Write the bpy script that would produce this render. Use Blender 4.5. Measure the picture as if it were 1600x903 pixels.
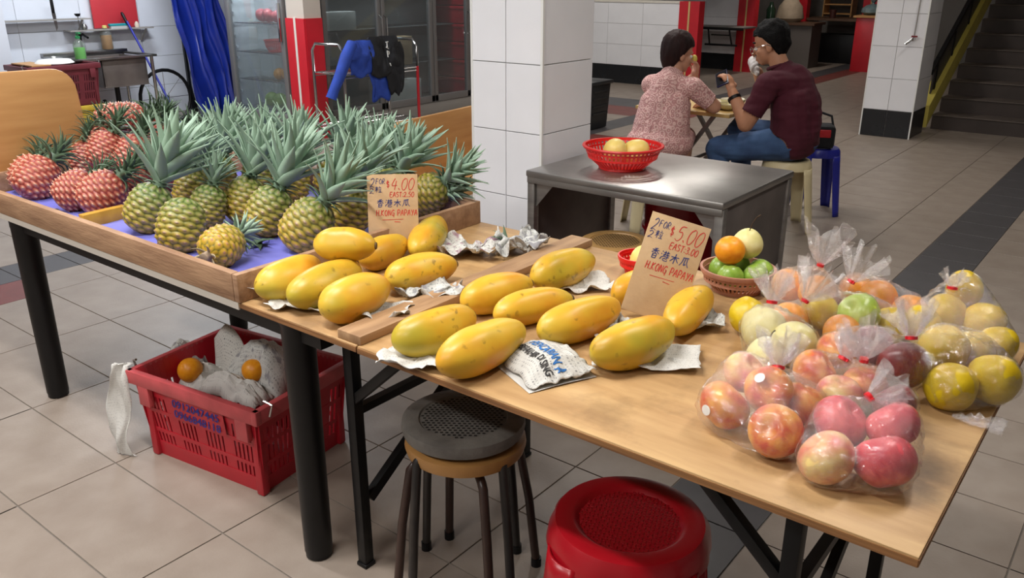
import bpy, bmesh, math, random
import numpy as np
from mathutils import Vector, Matrix, Euler, noise as mnoise

for o in list(bpy.data.objects): bpy.data.objects.remove(o, do_unlink=True)
scene = bpy.context.scene
COL = scene.collection
PI = math.pi

# ------------------------------------------------------------------ camera
FPX, CX, CY, HC = 1316.0, 800.0, 451.5, 1.5
PITCH = math.atan(491 / 1316.0); YAW = math.radians(38.2)
cam_d = bpy.data.cameras.new('camera'); cam = bpy.data.objects.new('camera', cam_d); COL.objects.link(cam)
cam_d.sensor_width = 36.0; cam_d.lens = 36.0 * FPX / 1600.0; cam_d.clip_start = 0.05; cam_d.clip_end = 100
cam.location = (0, 0, HC); cam.rotation_euler = (PI/2 - PITCH, 0, YAW)
scene.camera = cam
fw = np.array([-math.sin(YAW)*math.cos(PITCH), math.cos(YAW)*math.cos(PITCH), -math.sin(PITCH)])
rt = np.array([math.cos(YAW), math.sin(YAW), 0.0]); up = np.cross(rt, fw)
def ray(x, y): return fw*FPX + rt*(x-CX) + up*(CY-y)
def at(x, y, z=0.0):
    d = ray(x, y); t = (z-HC)/d[2]; return Vector((d[0]*t, d[1]*t, z))
def atX(x, y, X):
    d = ray(x, y); t = X/d[0]; return Vector((X, d[1]*t, HC+d[2]*t))
def atY(x, y, Y):
    d = ray(x, y); t = Y/d[1]; return Vector((d[0]*t, Y, HC+d[2]*t))
def proj(p):
    q = np.array(p, float)-np.array([0, 0, HC]); w = q@fw
    return CX+FPX*(q@rt)/w, CY-FPX*(q@up)/w, w

# ------------------------------------------------------------------ world, view
world = bpy.data.worlds.new('world'); scene.world = world; world.use_nodes = True
world.node_tree.nodes['Background'].inputs[0].default_value = (0.8, 0.85, 1, 1)
world.node_tree.nodes['Background'].inputs[1].default_value = 0.05
scene.view_settings.view_transform = 'Standard'; scene.view_settings.look = 'None'
scene.view_settings.gamma = 1.0; scene.view_settings.use_curve_mapping = False
scene.view_settings.exposure = 0.2
try: scene.cycles.transparent_max_bounces = 32
except Exception: pass
ZT = 0.73          # table top height
CEIL = 3.1
# fluorescent fittings: (x, y, rotated, watts, colour)
LAMPS = [(-1.6, 0.7, 0, 48, (1, .97, .93)), (-3.4, 0.9, 0, 38, (.97, .98, 1)), (-3.2, -1.1, 0, 44, (1, .97, .94)), (-1.0, -1.2, 0, 34, (1, .97, .93)), (-0.2, 2.6, 1, 26, (1, .95, .89)),  # fittings at negative y are added, unseen, to fill shade under the tables
         (-3.0, 5.2, 1, 30, (1, .95, .89)), (-6.0, 3.6, 1, 60, (.9, .95, 1)), (-7.4, 4.2, 1, 44, (.86, .93, 1)),
         (-3.8, 8.6, 1, 26, (1, .95, .88)), (-6.6, 9.4, 1, 26, (1, .96, .9)), (-1.0, 7.0, 1, 16, (1, .94, .86)), (-5.2, 13.4, 1, 24, (1, .93, .85))]

# ------------------------------------------------------------------ helpers
def lin(r, g, b):
    def c(v):
        v /= 255.0
        return v/12.92 if v <= .04045 else ((v+.055)/1.055)**2.4
    return (c(r), c(g), c(b), 1.0)
MATS = {}
def mat(name, rgb, rough=.5, metal=0.0, var=0.0, vscale=8.0, stretch=(1, 1, 1), rgb2=None, bump=0.0, bscale=40.0, spec=.5, coat=0.0, emit=0.0, detail=4.0, coord='Object'):
    if name in MATS: return MATS[name]
    m = bpy.data.materials.new(name); m.use_nodes = True; nt = m.node_tree; N = nt.nodes; L = nt.links
    b = N['Principled BSDF']; c = lin(*rgb)
    b.inputs['Base Color'].default_value = c; b.inputs['Roughness'].default_value = rough; b.inputs['Metallic'].default_value = metal
    b.inputs['Specular IOR Level'].default_value = spec; b.inputs['Coat Weight'].default_value = coat
    tc = None
    if var > 0 or rgb2 or bump > 0:
        tc = N.new('ShaderNodeTexCoord'); mp = N.new('ShaderNodeMapping'); mp.inputs['Scale'].default_value = stretch
        L.new(tc.outputs[coord], mp.inputs['Vector'])
    if var > 0 or rgb2:
        n = N.new('ShaderNodeTexNoise'); n.inputs['Scale'].default_value = vscale; n.inputs['Detail'].default_value = detail
        L.new(mp.outputs[0], n.inputs['Vector'])
        r = N.new('ShaderNodeValToRGB'); r.color_ramp.elements[0].position = .3; r.color_ramp.elements[1].position = .7
        if rgb2: a, z = lin(*rgb2), c
        else: a = tuple(v*(1-var) for v in c[:3])+(1,); z = tuple(min(1, v*(1+var*.6)) for v in c[:3])+(1,)
        r.color_ramp.elements[0].color = a; r.color_ramp.elements[1].color = z
        L.new(n.outputs['Fac'], r.inputs[0]); L.new(r.outputs[0], b.inputs['Base Color'])
    if bump > 0:
        n2 = N.new('ShaderNodeTexNoise'); n2.inputs['Scale'].default_value = bscale; n2.inputs['Detail'].default_value = 3
        L.new(mp.outputs[0], n2.inputs['Vector'])
        bp = N.new('ShaderNodeBump'); bp.inputs['Strength'].default_value = bump; bp.inputs['Distance'].default_value = .01
        L.new(n2.outputs['Fac'], bp.inputs['Height']); L.new(bp.outputs[0], b.inputs['Normal'])
    if emit > 0:
        b.inputs['Emission Color'].default_value = c; b.inputs['Emission Strength'].default_value = emit
    MATS[name] = m
    return m
def glass_mat(name, tint=(235, 240, 240), refl=.9, base=.04, rough=.03, haze=0.0, bump=0, bscale=30):
    """thin clear film or pane: transparent + fresnel gloss (+ a little diffuse haze)"""
    if name in MATS: return MATS[name]
    m = bpy.data.materials.new(name); m.use_nodes = True; nt = m.node_tree; N = nt.nodes; L = nt.links
    N.remove(N['Principled BSDF']); out = N['Material Output']
    t = N.new('ShaderNodeBsdfTransparent'); t.inputs[0].default_value = lin(*tint)
    g = N.new('ShaderNodeBsdfGlossy'); g.inputs['Roughness'].default_value = rough; g.inputs[0].default_value = (refl, refl, refl, 1)
    fr = N.new('ShaderNodeLayerWeight'); fr.inputs[0].default_value = .5
    pw = N.new('ShaderNodeMath'); pw.operation = 'POWER'; pw.inputs[1].default_value = 3.5; L.new(fr.outputs['Facing'], pw.inputs[0])
    add = N.new('ShaderNodeMath'); add.operation = 'MULTIPLY_ADD'; add.use_clamp = True; add.inputs[1].default_value = .45; add.inputs[2].default_value = base
    L.new(pw.outputs[0], add.inputs[0])
    mx = N.new('ShaderNodeMixShader'); L.new(add.outputs[0], mx.inputs[0]); L.new(t.outputs[0], mx.inputs[1]); L.new(g.outputs[0], mx.inputs[2])
    last = mx
    if haze > 0:
        d = N.new('ShaderNodeBsdfDiffuse'); d.inputs[0].default_value = (.95, .95, .97, 1)
        m2 = N.new('ShaderNodeMixShader'); m2.inputs[0].default_value = haze
        L.new(mx.outputs[0], m2.inputs[1]); L.new(d.outputs[0], m2.inputs[2]); last = m2
    if bump > 0:
        tc = N.new('ShaderNodeTexCoord'); n2 = N.new('ShaderNodeTexNoise'); n2.inputs['Scale'].default_value = bscale; n2.inputs['Detail'].default_value = 4
        n2.inputs['Distortion'].default_value = 1.5
        mpb = N.new('ShaderNodeMapping'); mpb.inputs['Rotation'].default_value = (.3, .2, .5); mpb.inputs['Scale'].default_value = (1, 3.2, 1.4); L.new(tc.outputs['Object'], mpb.inputs[0]); L.new(mpb.outputs[0], n2.inputs['Vector'])
        bp = N.new('ShaderNodeBump'); bp.inputs['Strength'].default_value = bump; bp.inputs['Distance'].default_value = .016
        L.new(n2.outputs['Fac'], bp.inputs['Height']); L.new(bp.outputs[0], g.inputs['Normal'])
    L.new(last.outputs[0], out.inputs[0]); MATS[name] = m
    return m

def align(d, roll=0.0):
    """rotation matrix taking +Z to direction d"""
    return Vector(d).normalized().to_track_quat('Z', 'Y').to_matrix().to_4x4() @ Matrix.Rotation(roll, 4, 'Z')
class MB:
    def __init__(s): s.v = []; s.f = []; s.mi = []; s.cm = 0
    def add(s, vs, fs, M=None):
        o = len(s.v)
        s.v += [tuple(M @ Vector(p)) if M is not None else tuple(p) for p in vs]
        s.f += [tuple(i+o for i in f) for f in fs]; s.mi += [s.cm]*len(fs); return s
    def box(s, c, d, M=None, taper=None):
        x, y, z = (k/2 for k in d); t = taper or 1.0
        vs = [(-x*t, -y*t, -z), (x*t, -y*t, -z), (x*t, y*t, -z), (-x*t, y*t, -z), (-x, -y, z), (x, -y, z), (x, y, z), (-x, y, z)]
        T = Matrix.Translation(c); T = T @ M if M is not None else T
        return s.add(vs, [(3, 2, 1, 0), (4, 5, 6, 7), (0, 1, 5, 4), (1, 2, 6, 5), (2, 3, 7, 6), (3, 0, 4, 7)], T)
    def span(s, a, b):
        return s.box([(a[i]+b[i])/2 for i in range(3)], [abs(b[i]-a[i]) for i in range(3)])
    def lathe(s, prof, seg=24, M=None, cap=True, fn=None):
        vs = []; fs = []
        for r, z in prof:
            for k in range(seg):
                a = 2*PI*k/seg; q = fn(a, z) if fn else 1.0
                vs.append((r*q*math.cos(a), r*q*math.sin(a), z))
        for j in range(len(prof)-1):
            for k in range(seg):
                k2 = (k+1) % seg; fs.append((j*seg+k, j*seg+k2, (j+1)*seg+k2, (j+1)*seg+k))
        if cap:
            if prof[0][0] > 1e-5: fs.append(tuple(range(seg))[::-1])
            if prof[-1][0] > 1e-5: fs.append(tuple((len(prof)-1)*seg+k for k in range(seg)))
        return s.add(vs, fs, M)
    def cyl(s, p0, p1, r0, r1=None, seg=16):
        p0 = Vector(p0); p1 = Vector(p1); r1 = r0 if r1 is None else r1
        return s.lathe([(r0, 0), (r1, (p1-p0).length)], seg, Matrix.Translation(p0) @ align(p1-p0))
    def tube(s, pts, r, seg=8, closed=False):
        pts = [Vector(p) for p in pts]; n = len(pts); vs = []; fs = []; ref = None
        rr = r if isinstance(r, (list, tuple)) else [r]*n
        for i, p in enumerate(pts):
            a = pts[(i-1) % n] if (closed or i > 0) else p; b = pts[(i+1) % n] if (closed or i < n-1) else p
            t = (b-a).normalized()
            if ref is None: ref = t.orthogonal().normalized()
            ref = (ref - t*ref.dot(t)).normalized(); w = t.cross(ref)
            for k in range(seg):
                an = 2*PI*k/seg; vs.append(p + ref*(rr[i]*math.cos(an)) + w*(rr[i]*math.sin(an)))
        for i in range(n if closed else n-1):
            j = (i+1) % n
            for k in range(seg):
                k2 = (k+1) % seg; fs.append((i*seg+k, i*seg+k2, j*seg+k2, j*seg+k))
        if not closed: fs += [tuple(range(seg))[::-1], tuple((n-1)*seg+k for k in range(seg))]
        return s.add(vs, fs)
    def bar(s, p0, p1, w, h, upv=(0, 0, 1)):
        """rectangular bar from p0 to p1; w sideways, h along upv"""
        p0 = Vector(p0); p1 = Vector(p1); d = (p1-p0).normalized(); u = Vector(upv); u = (u-d*u.dot(d)).normalized(); sd = d.cross(u)
        M = Matrix((sd.to_4d(), u.to_4d(), d.to_4d(), (0, 0, 0, 1))).transposed(); M[3] = (0, 0, 0, 1)
        M = Matrix(((sd.x, u.x, d.x, 0), (sd.y, u.y, d.y, 0), (sd.z, u.z, d.z, 0), (0, 0, 0, 1)))
        return s.box((p0+p1)/2, (w, h, (p1-p0).length), M)
    def prism(s, poly, h, M=None):
        n = len(poly); vs = [(x, y, 0) for x, y in poly]+[(x, y, h) for x, y in poly]
        fs = [tuple(range(n))[::-1], tuple(range(n, 2*n))]+[(i, (i+1) % n, n+(i+1) % n, n+i) for i in range(n)]
        return s.add(vs, fs, M)
    def grid(s, fn, nu, nv, wrap=False):
        vs = [fn(i/(nu if wrap else nu), j/nv) for j in range(nv+1) for i in range(nu+(0 if wrap else 1))]
        w = nu if wrap else nu+1
        fs = [(j*w+i, j*w+(i+1) % w, (j+1)*w+(i+1) % w, (j+1)*w+i) for j in range(nv) for i in range(nu)]
        return s.add(vs, fs)
    def mesh(s, name, smooth=True, bevel=0.0, ang=40):
        me = bpy.data.meshes.new(name); me.from_pydata(s.v, [], s.f)
        bm = bmesh.new(); bm.from_mesh(me); bm.faces.ensure_lookup_table()
        if any(s.mi):
            for f, k in zip(bm.faces, s.mi): f.material_index = k
        if bevel > 0:
            es = [e for e in bm.edges if len(e.link_faces) == 2 and e.calc_face_angle(0) > .6]
            bmesh.ops.bevel(bm, geom=es, offset=bevel, segments=2, profile=.5, affect='EDGES', clamp_overlap=True)
        if smooth:
            for f in bm.faces: f.smooth = True
            for e in bm.edges: e.smooth = not (len(e.link_faces) == 2 and e.calc_face_angle(0) > math.radians(ang))
        bm.to_mesh(me); bm.free(); me.update()
        return me
    def build(s, name, m, parent=None, smooth=True, bevel=0.0, ang=40):
        return link(name, s.mesh(name, smooth, bevel, ang), m, parent)
def link(name, me, m=None, parent=None):
    o = bpy.data.objects.new(name, me); COL.objects.link(o)
    if m is not None and me is not None and len(me.materials) == 0:
        for k in (m if isinstance(m, (list, tuple)) else [m]): me.materials.append(k)
    if parent is not None: o.parent = parent
    return o
def tag(o, label, cat, group=None, kind=None):
    o['label'] = label; o['category'] = cat
    if group: o['group'] = group
    if kind: o['kind'] = kind
    return o
def struct(o): o['kind'] = 'structure'; return o
def empty(name, loc=(0, 0, 0), rz=0.0):
    o = bpy.data.objects.new(name, None); COL.objects.link(o); o.location = loc; o.rotation_euler = (0, 0, rz); o.empty_display_size = .05
    return o
def copy_tree(o, parent=None):
    c = o.copy(); COL.objects.link(c); c.parent = parent
    for ch in list(o.children): copy_tree(ch, c)
    return c
def fbm(p, o=4): return mnoise.fractal(Vector(p), 1.0, 2.0, o)
def text_mesh(txt, size, bold=0.0, name='text'):
    c = bpy.data.curves.new(name, 'FONT'); c.body = txt; c.size = size; c.resolution_u = 3; c.offset = bold*size
    o = bpy.data.objects.new(name, c); COL.objects.link(o)
    me = bpy.data.meshes.new_from_object(o.evaluated_get(bpy.context.evaluated_depsgraph_get()))
    bpy.data.objects.remove(o, do_unlink=True)
    return me

# ------------------------------------------------------------------ shared materials
m_black = mat('black_paint', (14, 14, 16), .42, var=.3, vscale=20, spec=.3)
m_steel = mat('stainless', (150, 150, 150), .28, 1.0, var=.25, vscale=6, bump=.05, bscale=60)
m_chrome = mat('chrome', (190, 190, 190), .15, 1.0)
m_white_tile = mat('white_tile', (232, 232, 236), .18, var=.04, vscale=3)
m_black_tile = mat('black_tile', (28, 30, 34), .25, var=.2, vscale=6)
m_red_panel = mat('red_panel', (196, 34, 46), .35, var=.1, vscale=5)
m_grout = mat('grout', (120, 112, 104), .9)
m_wgrout = mat('white_grout', (170, 168, 165), .9)
m_ply = mat('plywood', (196, 160, 112), .48, rgb2=(164, 126, 82), vscale=3.5, stretch=(1, 7, 3), detail=9, bump=.06, bscale=60)
def add_stains(m, col, scale, lo, hi, amt):
    """blotchy wear: a second noise mixes a stain colour over the base"""
    N = m.node_tree.nodes; L = m.node_tree.links; b = N['Principled BSDF']; src = b.inputs['Base Color'].links[0].from_socket
    tc = N.new('ShaderNodeTexCoord'); n = N.new('ShaderNodeTexNoise'); n.inputs['Scale'].default_value = scale; n.inputs['Detail'].default_value = 6; n.inputs['Roughness'].default_value = .65; L.new(tc.outputs['Object'], n.inputs['Vector'])
    r = N.new('ShaderNodeMapRange'); r.inputs[1].default_value = lo; r.inputs[2].default_value = hi; r.inputs[4].default_value = amt; L.new(n.outputs['Fac'], r.inputs[0])
    mx = N.new('ShaderNodeMix'); mx.data_type = 'RGBA'; L.new(r.outputs[0], mx.inputs[0]); L.new(src, mx.inputs[6]); mx.inputs[7].default_value = lin(*col); L.new(mx.outputs[2], b.inputs['Base Color'])
add_stains(m_ply, (104, 78, 52), 4, .5, .72, .7)
m_plyedge = mat('plywood_edge', (150, 105, 62), .7, rgb2=(110, 72, 40), vscale=30, stretch=(.2, 1, 6))
m_rawwood = mat('raw_wood', (174, 138, 106), .65, rgb2=(136, 102, 76), vscale=6, stretch=(1, 6, 6), detail=6, bump=.15, bscale=30)
m_lamwood = mat('laminated_wood', (202, 154, 98), .4, rgb2=(186, 136, 82), vscale=3, stretch=(1, 1, 8), detail=5)

# ------------------------------------------------------------------ setting: floor with tiles
slab = MB().span((-11, -4.2, -.15), (4.2, 17.2, -.004)).build('floor', m_grout); struct(slab)
m_tile = mat('floor_tile', (148, 136, 125), .42, rgb2=(134, 121, 110), vscale=7, detail=8, bump=.05, bscale=120)
m_tile_dark = mat('floor_tile_dark', (72, 70, 72), .42, var=.15, vscale=9, detail=8)
m_tile_red = mat('floor_tile_red', (112, 56, 50), .45, var=.15, vscale=9, detail=8)
xe = [-.7]
while xe[-1] < 4: xe.append(xe[-1]+.6)
left = [-1.0, -1.3]
while left[-1] > -4.25: left.append(left[-1]-.6)
left += [-4.6, -4.9]
while left[-1] > -10.9: left.append(left[-1]-.6)
xe = sorted(left+xe); ye = [1.073+.305*k for k in range(-16, 53)]
cells = []
for i in range(len(xe)-1):
    for j in range(len(ye)-1):
        x0, x1, y0, y1 = xe[i], xe[i+1], ye[j], ye[j+1]
        if x1 > 4.1 or x0 < -11.2: continue
        cxm, cym = (x0+x1)/2, (y0+y1)/2
        k = 'n'
        if -1.0 <= cxm <= -.7 or -4.9 < cxm < -4.6: k = 'd'
        if -4.6 < cxm < -4.3 and (cym < 1.7 or 6.5 < cym < 7.2 or 8.3 < cym < 9.0 or cym > 11.2): k = 'r'
        if cxm < -4.9 and 9.0 < cym < 9.6: k = 'd'
        if -6.2 < cxm < -4.9 and 8.3 < cym < 8.9: k = 'r'
        px, py, w = proj((cxm, cym, 0))
        area = 0
        if w > .3 and -60 < px < 1660 and -20 < py < 960:
            a = proj((x0, y0, 0)); b = proj((x1, y0, 0)); c = proj((x0, y1, 0)); 
            area = abs((b[0]-a[0])*(c[1]-a[1])-(b[1]-a[1])*(c[0]-a[0]))
        cells.append((area, x0, x1, y0, y1, k))
cells.sort(key=lambda c: -c[0])
tmats = {'n': m_tile, 'd': m_tile_dark, 'r': m_tile_red}; tmesh = {}
rest = MB()
for n, (area, x0, x1, y0, y1, k) in enumerate(cells):
    g = .0022
    if n < 290 and area > 0:
        key = (round(x1-x0, 2), k)
        if key not in tmesh:
            tmesh[key] = MB().box((0, 0, -.005), (x1-x0-2*g, y1-y0-2*g, .01)).mesh('tile', False, .0012)
            tmesh[key].materials.append(tmats[k])
        o = link('tile', tmesh[key], None, slab); o.location = ((x0+x1)/2, (y0+y1)/2, 0)
    else:
        rest.cm = 'ndr'.index(k)
        rest.add([(x0+g, y0+g, 0), (x1-g, y0+g, 0), (x1-g, y1-g, 0), (x0+g, y1-g, 0)], [(0, 1, 2, 3)])
fr = rest.build('tile_field', [m_tile, m_tile_dark, m_tile_red], slab, smooth=False); fr['kind'] = 'stuff'

m_wall = mat('wall_paint', (205, 203, 200), .7, var=.05, vscale=2)
m_ceil = mat('ceiling_paint', (190, 190, 188), .8)
struct(MB().span((-11.2, -4.2, CEIL), (4.2, 17.2, CEIL+.1)).build('ceiling', m_ceil))
wl = struct(MB().span((-8.9, -4.2, -.1), (-8.7, 17.2, CEIL)).build('wall_left', m_wgrout))
struct(MB().span((-11, 17, -.1), (4.2, 17.2, CEIL)).build('wall_back', mat('dim_wall', (120, 116, 112), .8)))
struct(MB().span((4.0, -4.2, -.1), (4.2, 17.2, CEIL)).build('wall_right', m_wall))
struct(MB().span((-11, -4.2, -.1), (4.2, -4.0, CEIL)).build('wall_front', m_wall))

def tile_face(parent, o, u, v, us, vs, m, th=.008, gap=.0018, name='tile'):
    """tiles on a face: origin o, unit axes u, v (n = u x v outward); us, vs = joint positions"""
    o = Vector(o); u = Vector(u); v = Vector(v); n = u.cross(v)
    R = Matrix(((u.x, v.x, n.x, 0), (u.y, v.y, n.y, 0), (u.z, v.z, n.z, 0), (0, 0, 0, 1)))
    cache = {}
    for i in range(len(us)-1):
        for j in range(len(vs)-1):
            a, b = us[i+1]-us[i], vs[j+1]-vs[j]; mm = m(i, j) if callable(m) else m
            key = (round(a, 3), round(b, 3), mm.name)
            if key not in cache:
                cache[key] = MB().box((0, 0, th/2), (a-2*gap, b-2*gap, th)).mesh(name, False, .0015); cache[key].materials.append(mm)
            t = link(name, cache[key], None, parent)
            t.matrix_local = Matrix.Translation(o+u*(us[i]+us[i+1])/2+v*(vs[j]+vs[j+1])/2) @ R
m_ltile = mat('pale_blue_white_tile', (222, 226, 236), .25, var=.05, vscale=2)
tile_face(wl, (-8.7, 2.4, 0), (0, 1, 0), (0, 0, 1), [.6*k for k in range(8)], [.09+.3*k for k in range(6)], m_ltile)
pil = MB().span((-8.69, 2.5, 0), (-8.5, 3.42, CEIL)).build('trim_1', m_ltile, bevel=.004); struct(pil)

# columns
def column(name, x0, x1, y0, y1, nfront, nside, zoff, label):
    c = MB().span((x0+.008, y0+.008, 0), (x1-.008, y1-.008, CEIL)).build(name, m_wgrout)
    struct(c); c['label'] = label
    zs = [0, .26]+[.26+zoff+.3*k for k in range(0, 7)] if zoff > 0 else [0, .26]+[.26+.3*k for k in range(1, 7)]
    fm = lambda i, j: m_black_tile if j == 0 else m_white_tile
    tile_face(c, (x0, y0+.008, 0), (1, 0, 0), (0, 0, 1), [(x1-x0)*k/nfront for k in range(nfront+1)], zs, fm)
    tile_face(c, (x1-.008, y0, 0), (0, 1, 0), (0, 0, 1), [(y1-y0)*k/nside for k in range(nside+1)], zs, fm)
    tile_face(c, (x0+.008, y1, 0), (0, -1, 0), (0, 0, 1), [(y1-y0)*k/nside for k in range(nside+1)], zs, fm)
    for (x, y) in ((x0, y0), (x1, y0)):
        s = MB().span((x-.006, y-.002, 0), (x+.006, y+.010, CEIL-.3)).build('corner_strip', mat('corner_strip', (225, 225, 222), .4), c)
    return c
colA = column('column', -2.593, -2.199, 3.0, 3.401, 2, 1, .275, 'white tiled square column beside the steel table')
colB = column('column', -2.495, -2.03, 8.8, 9.3, 2, 1, 0, 'white tiled column with black base tiles at the foot of the stairs')

# lamps on the ceiling
m_tube = mat('tube_glow', (255, 252, 245), .5, emit=6)
m_housing = mat('lamp_housing', (220, 220, 218), .5)
for (x, y, r, wt, colr) in LAMPS:
    e = empty('ceiling_lamp', (x, y, CEIL-.25), PI/2*r)
    MB().box((0, 0, .06), (1.25, .16, .05)).cyl((-.4, 0, .08), (-.4, 0, .25), .008).cyl((.4, 0, .08), (.4, 0, .25), .008).build('housing', m_housing, e, bevel=.004)
    for s in (-1, 1): MB().cyl((-.6, s*.04, .02), (.6, s*.04, .02), .014).build('tube', m_tube, e)
    tag(e, 'white twin fluorescent fitting hanging from the ceiling', 'lamp', 'fluorescent fittings on the ceiling')
    ld = bpy.data.lights.new('lamp_light', 'AREA'); ld.shape = 'RECTANGLE'; ld.size = 1.2; ld.size_y = .14; ld.energy = wt; ld.color = colr
    lo = bpy.data.objects.new('lamp_light', ld); COL.objects.link(lo); lo.parent = e; lo.location = (0, 0, -.01)
# ------------------------------------------------------------------ fruit tables
m_white_edge = mat('white_edging', (214, 208, 198), .5)
def plank_top(e, x0, x1, y0, y1, name='table_top', edge=None):
    MB().span((x0, y0, ZT-.016), (x1, y1, ZT)).build(name, m_ply, e, bevel=.0015)
    MB().span((x0-.0015, y0-.0015, ZT-.0155), (x1+.0015, y1+.0015, ZT-.003)).build('edge_band', edge or m_plyedge, e)
XL, XJ, XR, YF, YB = -3.45, -1.325, -.155, 1.125, 2.06
tA = empty('display_table', ((XL+XJ)/2, (YF+YB)/2, 0)); tag(tA, 'long plywood table on thick round black legs carrying the pineapple tray', 'table')
def inv(e, o): o.location = -Vector(e.location); return o
MBt = MB().span((XL, YF, ZT-.016), (XJ, YB, ZT)); inv(tA, MBt.build('table_top', m_ply, tA, bevel=.0015))
inv(tA, MB().span((XL-.001, YF-.002, ZT-.022), (-1.76, YF+.002, ZT-.002)).build('edge_trim', m_white_edge, tA))
inv(tA, MB().span((-1.755, YF-.0015, ZT-.0155), (XJ, YF+.004, ZT-.003)).build('edge_band', m_plyedge, tA))
for (x, y) in ((-3.13, 1.185), (-1.61, 1.185), (-3.13, 1.99), (-1.61, 1.99)):
    f = MB().lathe([(.03, 0), (.036, .004), (.036, .012), (.038, .02), (.042, ZT-.04), (.05, ZT-.016)], 24, Matrix.Translation((x, y, 0)))
    inv(tA, f.build('leg', m_black, tA))
inv(tA, MB().span((-3.2, 1.165, ZT-.075), (-1.5, 1.205, ZT-.016)).build('apron', m_black, tA))
# right folding table
tB = empty('folding_table', ((XJ+XR)/2, (YF+YB)/2, 0)); tag(tB, 'bare plywood table with black folding legs carrying the bagged fruit', 'table')
inv(tB, MB().span((XJ+.004, YF, ZT-.018), (XR, YB, ZT)).build('table_top', m_ply, tB, bevel=.0015))
for a, b in (((XJ+.004, YF-.0015, ZT-.0165), (XR, YF+.003, ZT-.004)), ((XR-.003, YF, ZT-.0165), (XR+.0015, YB, ZT-.004))):
    inv(tB, MB().span(a, b).build('edge_band', m_plyedge, tB))
for y in (1.225, 1.95):
    inv(tB, MB().span((XJ+.03, y-.012, ZT-.05), (XR-.05, y+.012, ZT-.018)).build('rail', m_black, tB, bevel=.002))
for x, sgn in ((-1.475, 1), (-.36, -1)):
    for y in (1.235, 1.94):
        inv(tB, MB().bar((x, y, 0), (x, y, ZT-.045), .03, .03, (0, 1, 0)).box((x, y, .006), (.036, .036, .012)).build('leg', m_black, tB, bevel=.002))
        inv(tB, MB().bar((x, y, .50), (x+sgn*.2, y, ZT-.05), .024, .024, (0, 1, 0)).build('brace', m_black, tB, bevel=.002))
    inv(tB, MB().bar((x, 1.235, .47), (x, 1.94, .47), .022, .022).build('stretcher', m_black, tB))
inv(tB, MB().bar((-.36, 1.26, .2), (-.36, 1.92, ZT-.09), .02, .03).build('diagonal_brace', m_black, tB))
inv(tB, MB().bar((-1.475, 1.26, .2), (-1.475, 1.92, ZT-.09), .02, .03).build('diagonal_brace', m_black, tB))
# timber strip lying over the joint
tag(MB().span((-1.392, YF+.005, ZT+.0005), (-1.315, YB+.005, ZT+.022)).build('timber_strip', mat('timber_strip', (178, 142, 104), .6, rgb2=(140, 106, 74), vscale=5, stretch=(7, 1, 3), detail=6, bump=.1, bscale=30), bevel=.002), 'flat timber strip lying across the joint between the two tables', 'wood strip')

# tray of planks on the left table
TX, TY0, TY1, TZ = -1.745, 1.118, 2.05, .805
tr = empty('wooden_tray', (-2.6, 1.58, ZT)); tag(tr, 'low wooden tray of rough planks holding the pineapples', 'tray')
def tp(a, b, m=m_rawwood): o = MB().span(a, b).build('plank', m, tr, bevel=.002); o.location = -Vector(tr.location); return o
tp((XL, TY0, ZT+.0005), (TX-.022, TY0+.022, TZ)); tp((TX-.02, TY0, ZT+.0005), (TX, TY1, TZ))
tp((XL, TY1-.022, ZT+.0005), (TX-.022, TY1, TZ)); tp((XL, TY0+.024, ZT+.0005), (XL+.022, TY1-.024, TZ))
m_yel = mat('varnished_yellow_wood', (206, 158, 62), .4, rgb2=(186, 136, 50), vscale=5, stretch=(1, 5, 5))
d0 = at(128, 345, ZT+.03); d1 = at(190, 338, ZT+.03)
d0 = at(128, 346, ZT+.025); d1 = at(196, 330, ZT+.025)
o = MB().bar(d0, d1, .03, .044).build('divider', m_yel, tr, bevel=.002); o.location = -Vector(tr.location)
# blue plastic sheet lining the tray
m_blue = mat('blue_plastic_sheet', (96, 98, 186), .6, rgb2=(128, 128, 204), vscale=5, bump=.3, bscale=14)
sh = MB().grid(lambda u, v: (XL+.03+u*(TX-XL-.06), TY0+.03+v*(TY1-TY0-.06), ZT+.003+.006*abs(fbm((u*14, v*8, 3)))), 70, 40).build('plastic_sheet', m_blue)
tag(sh, 'wrinkled blue plastic sheet lining the pineapple tray', 'plastic sheet')

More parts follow.
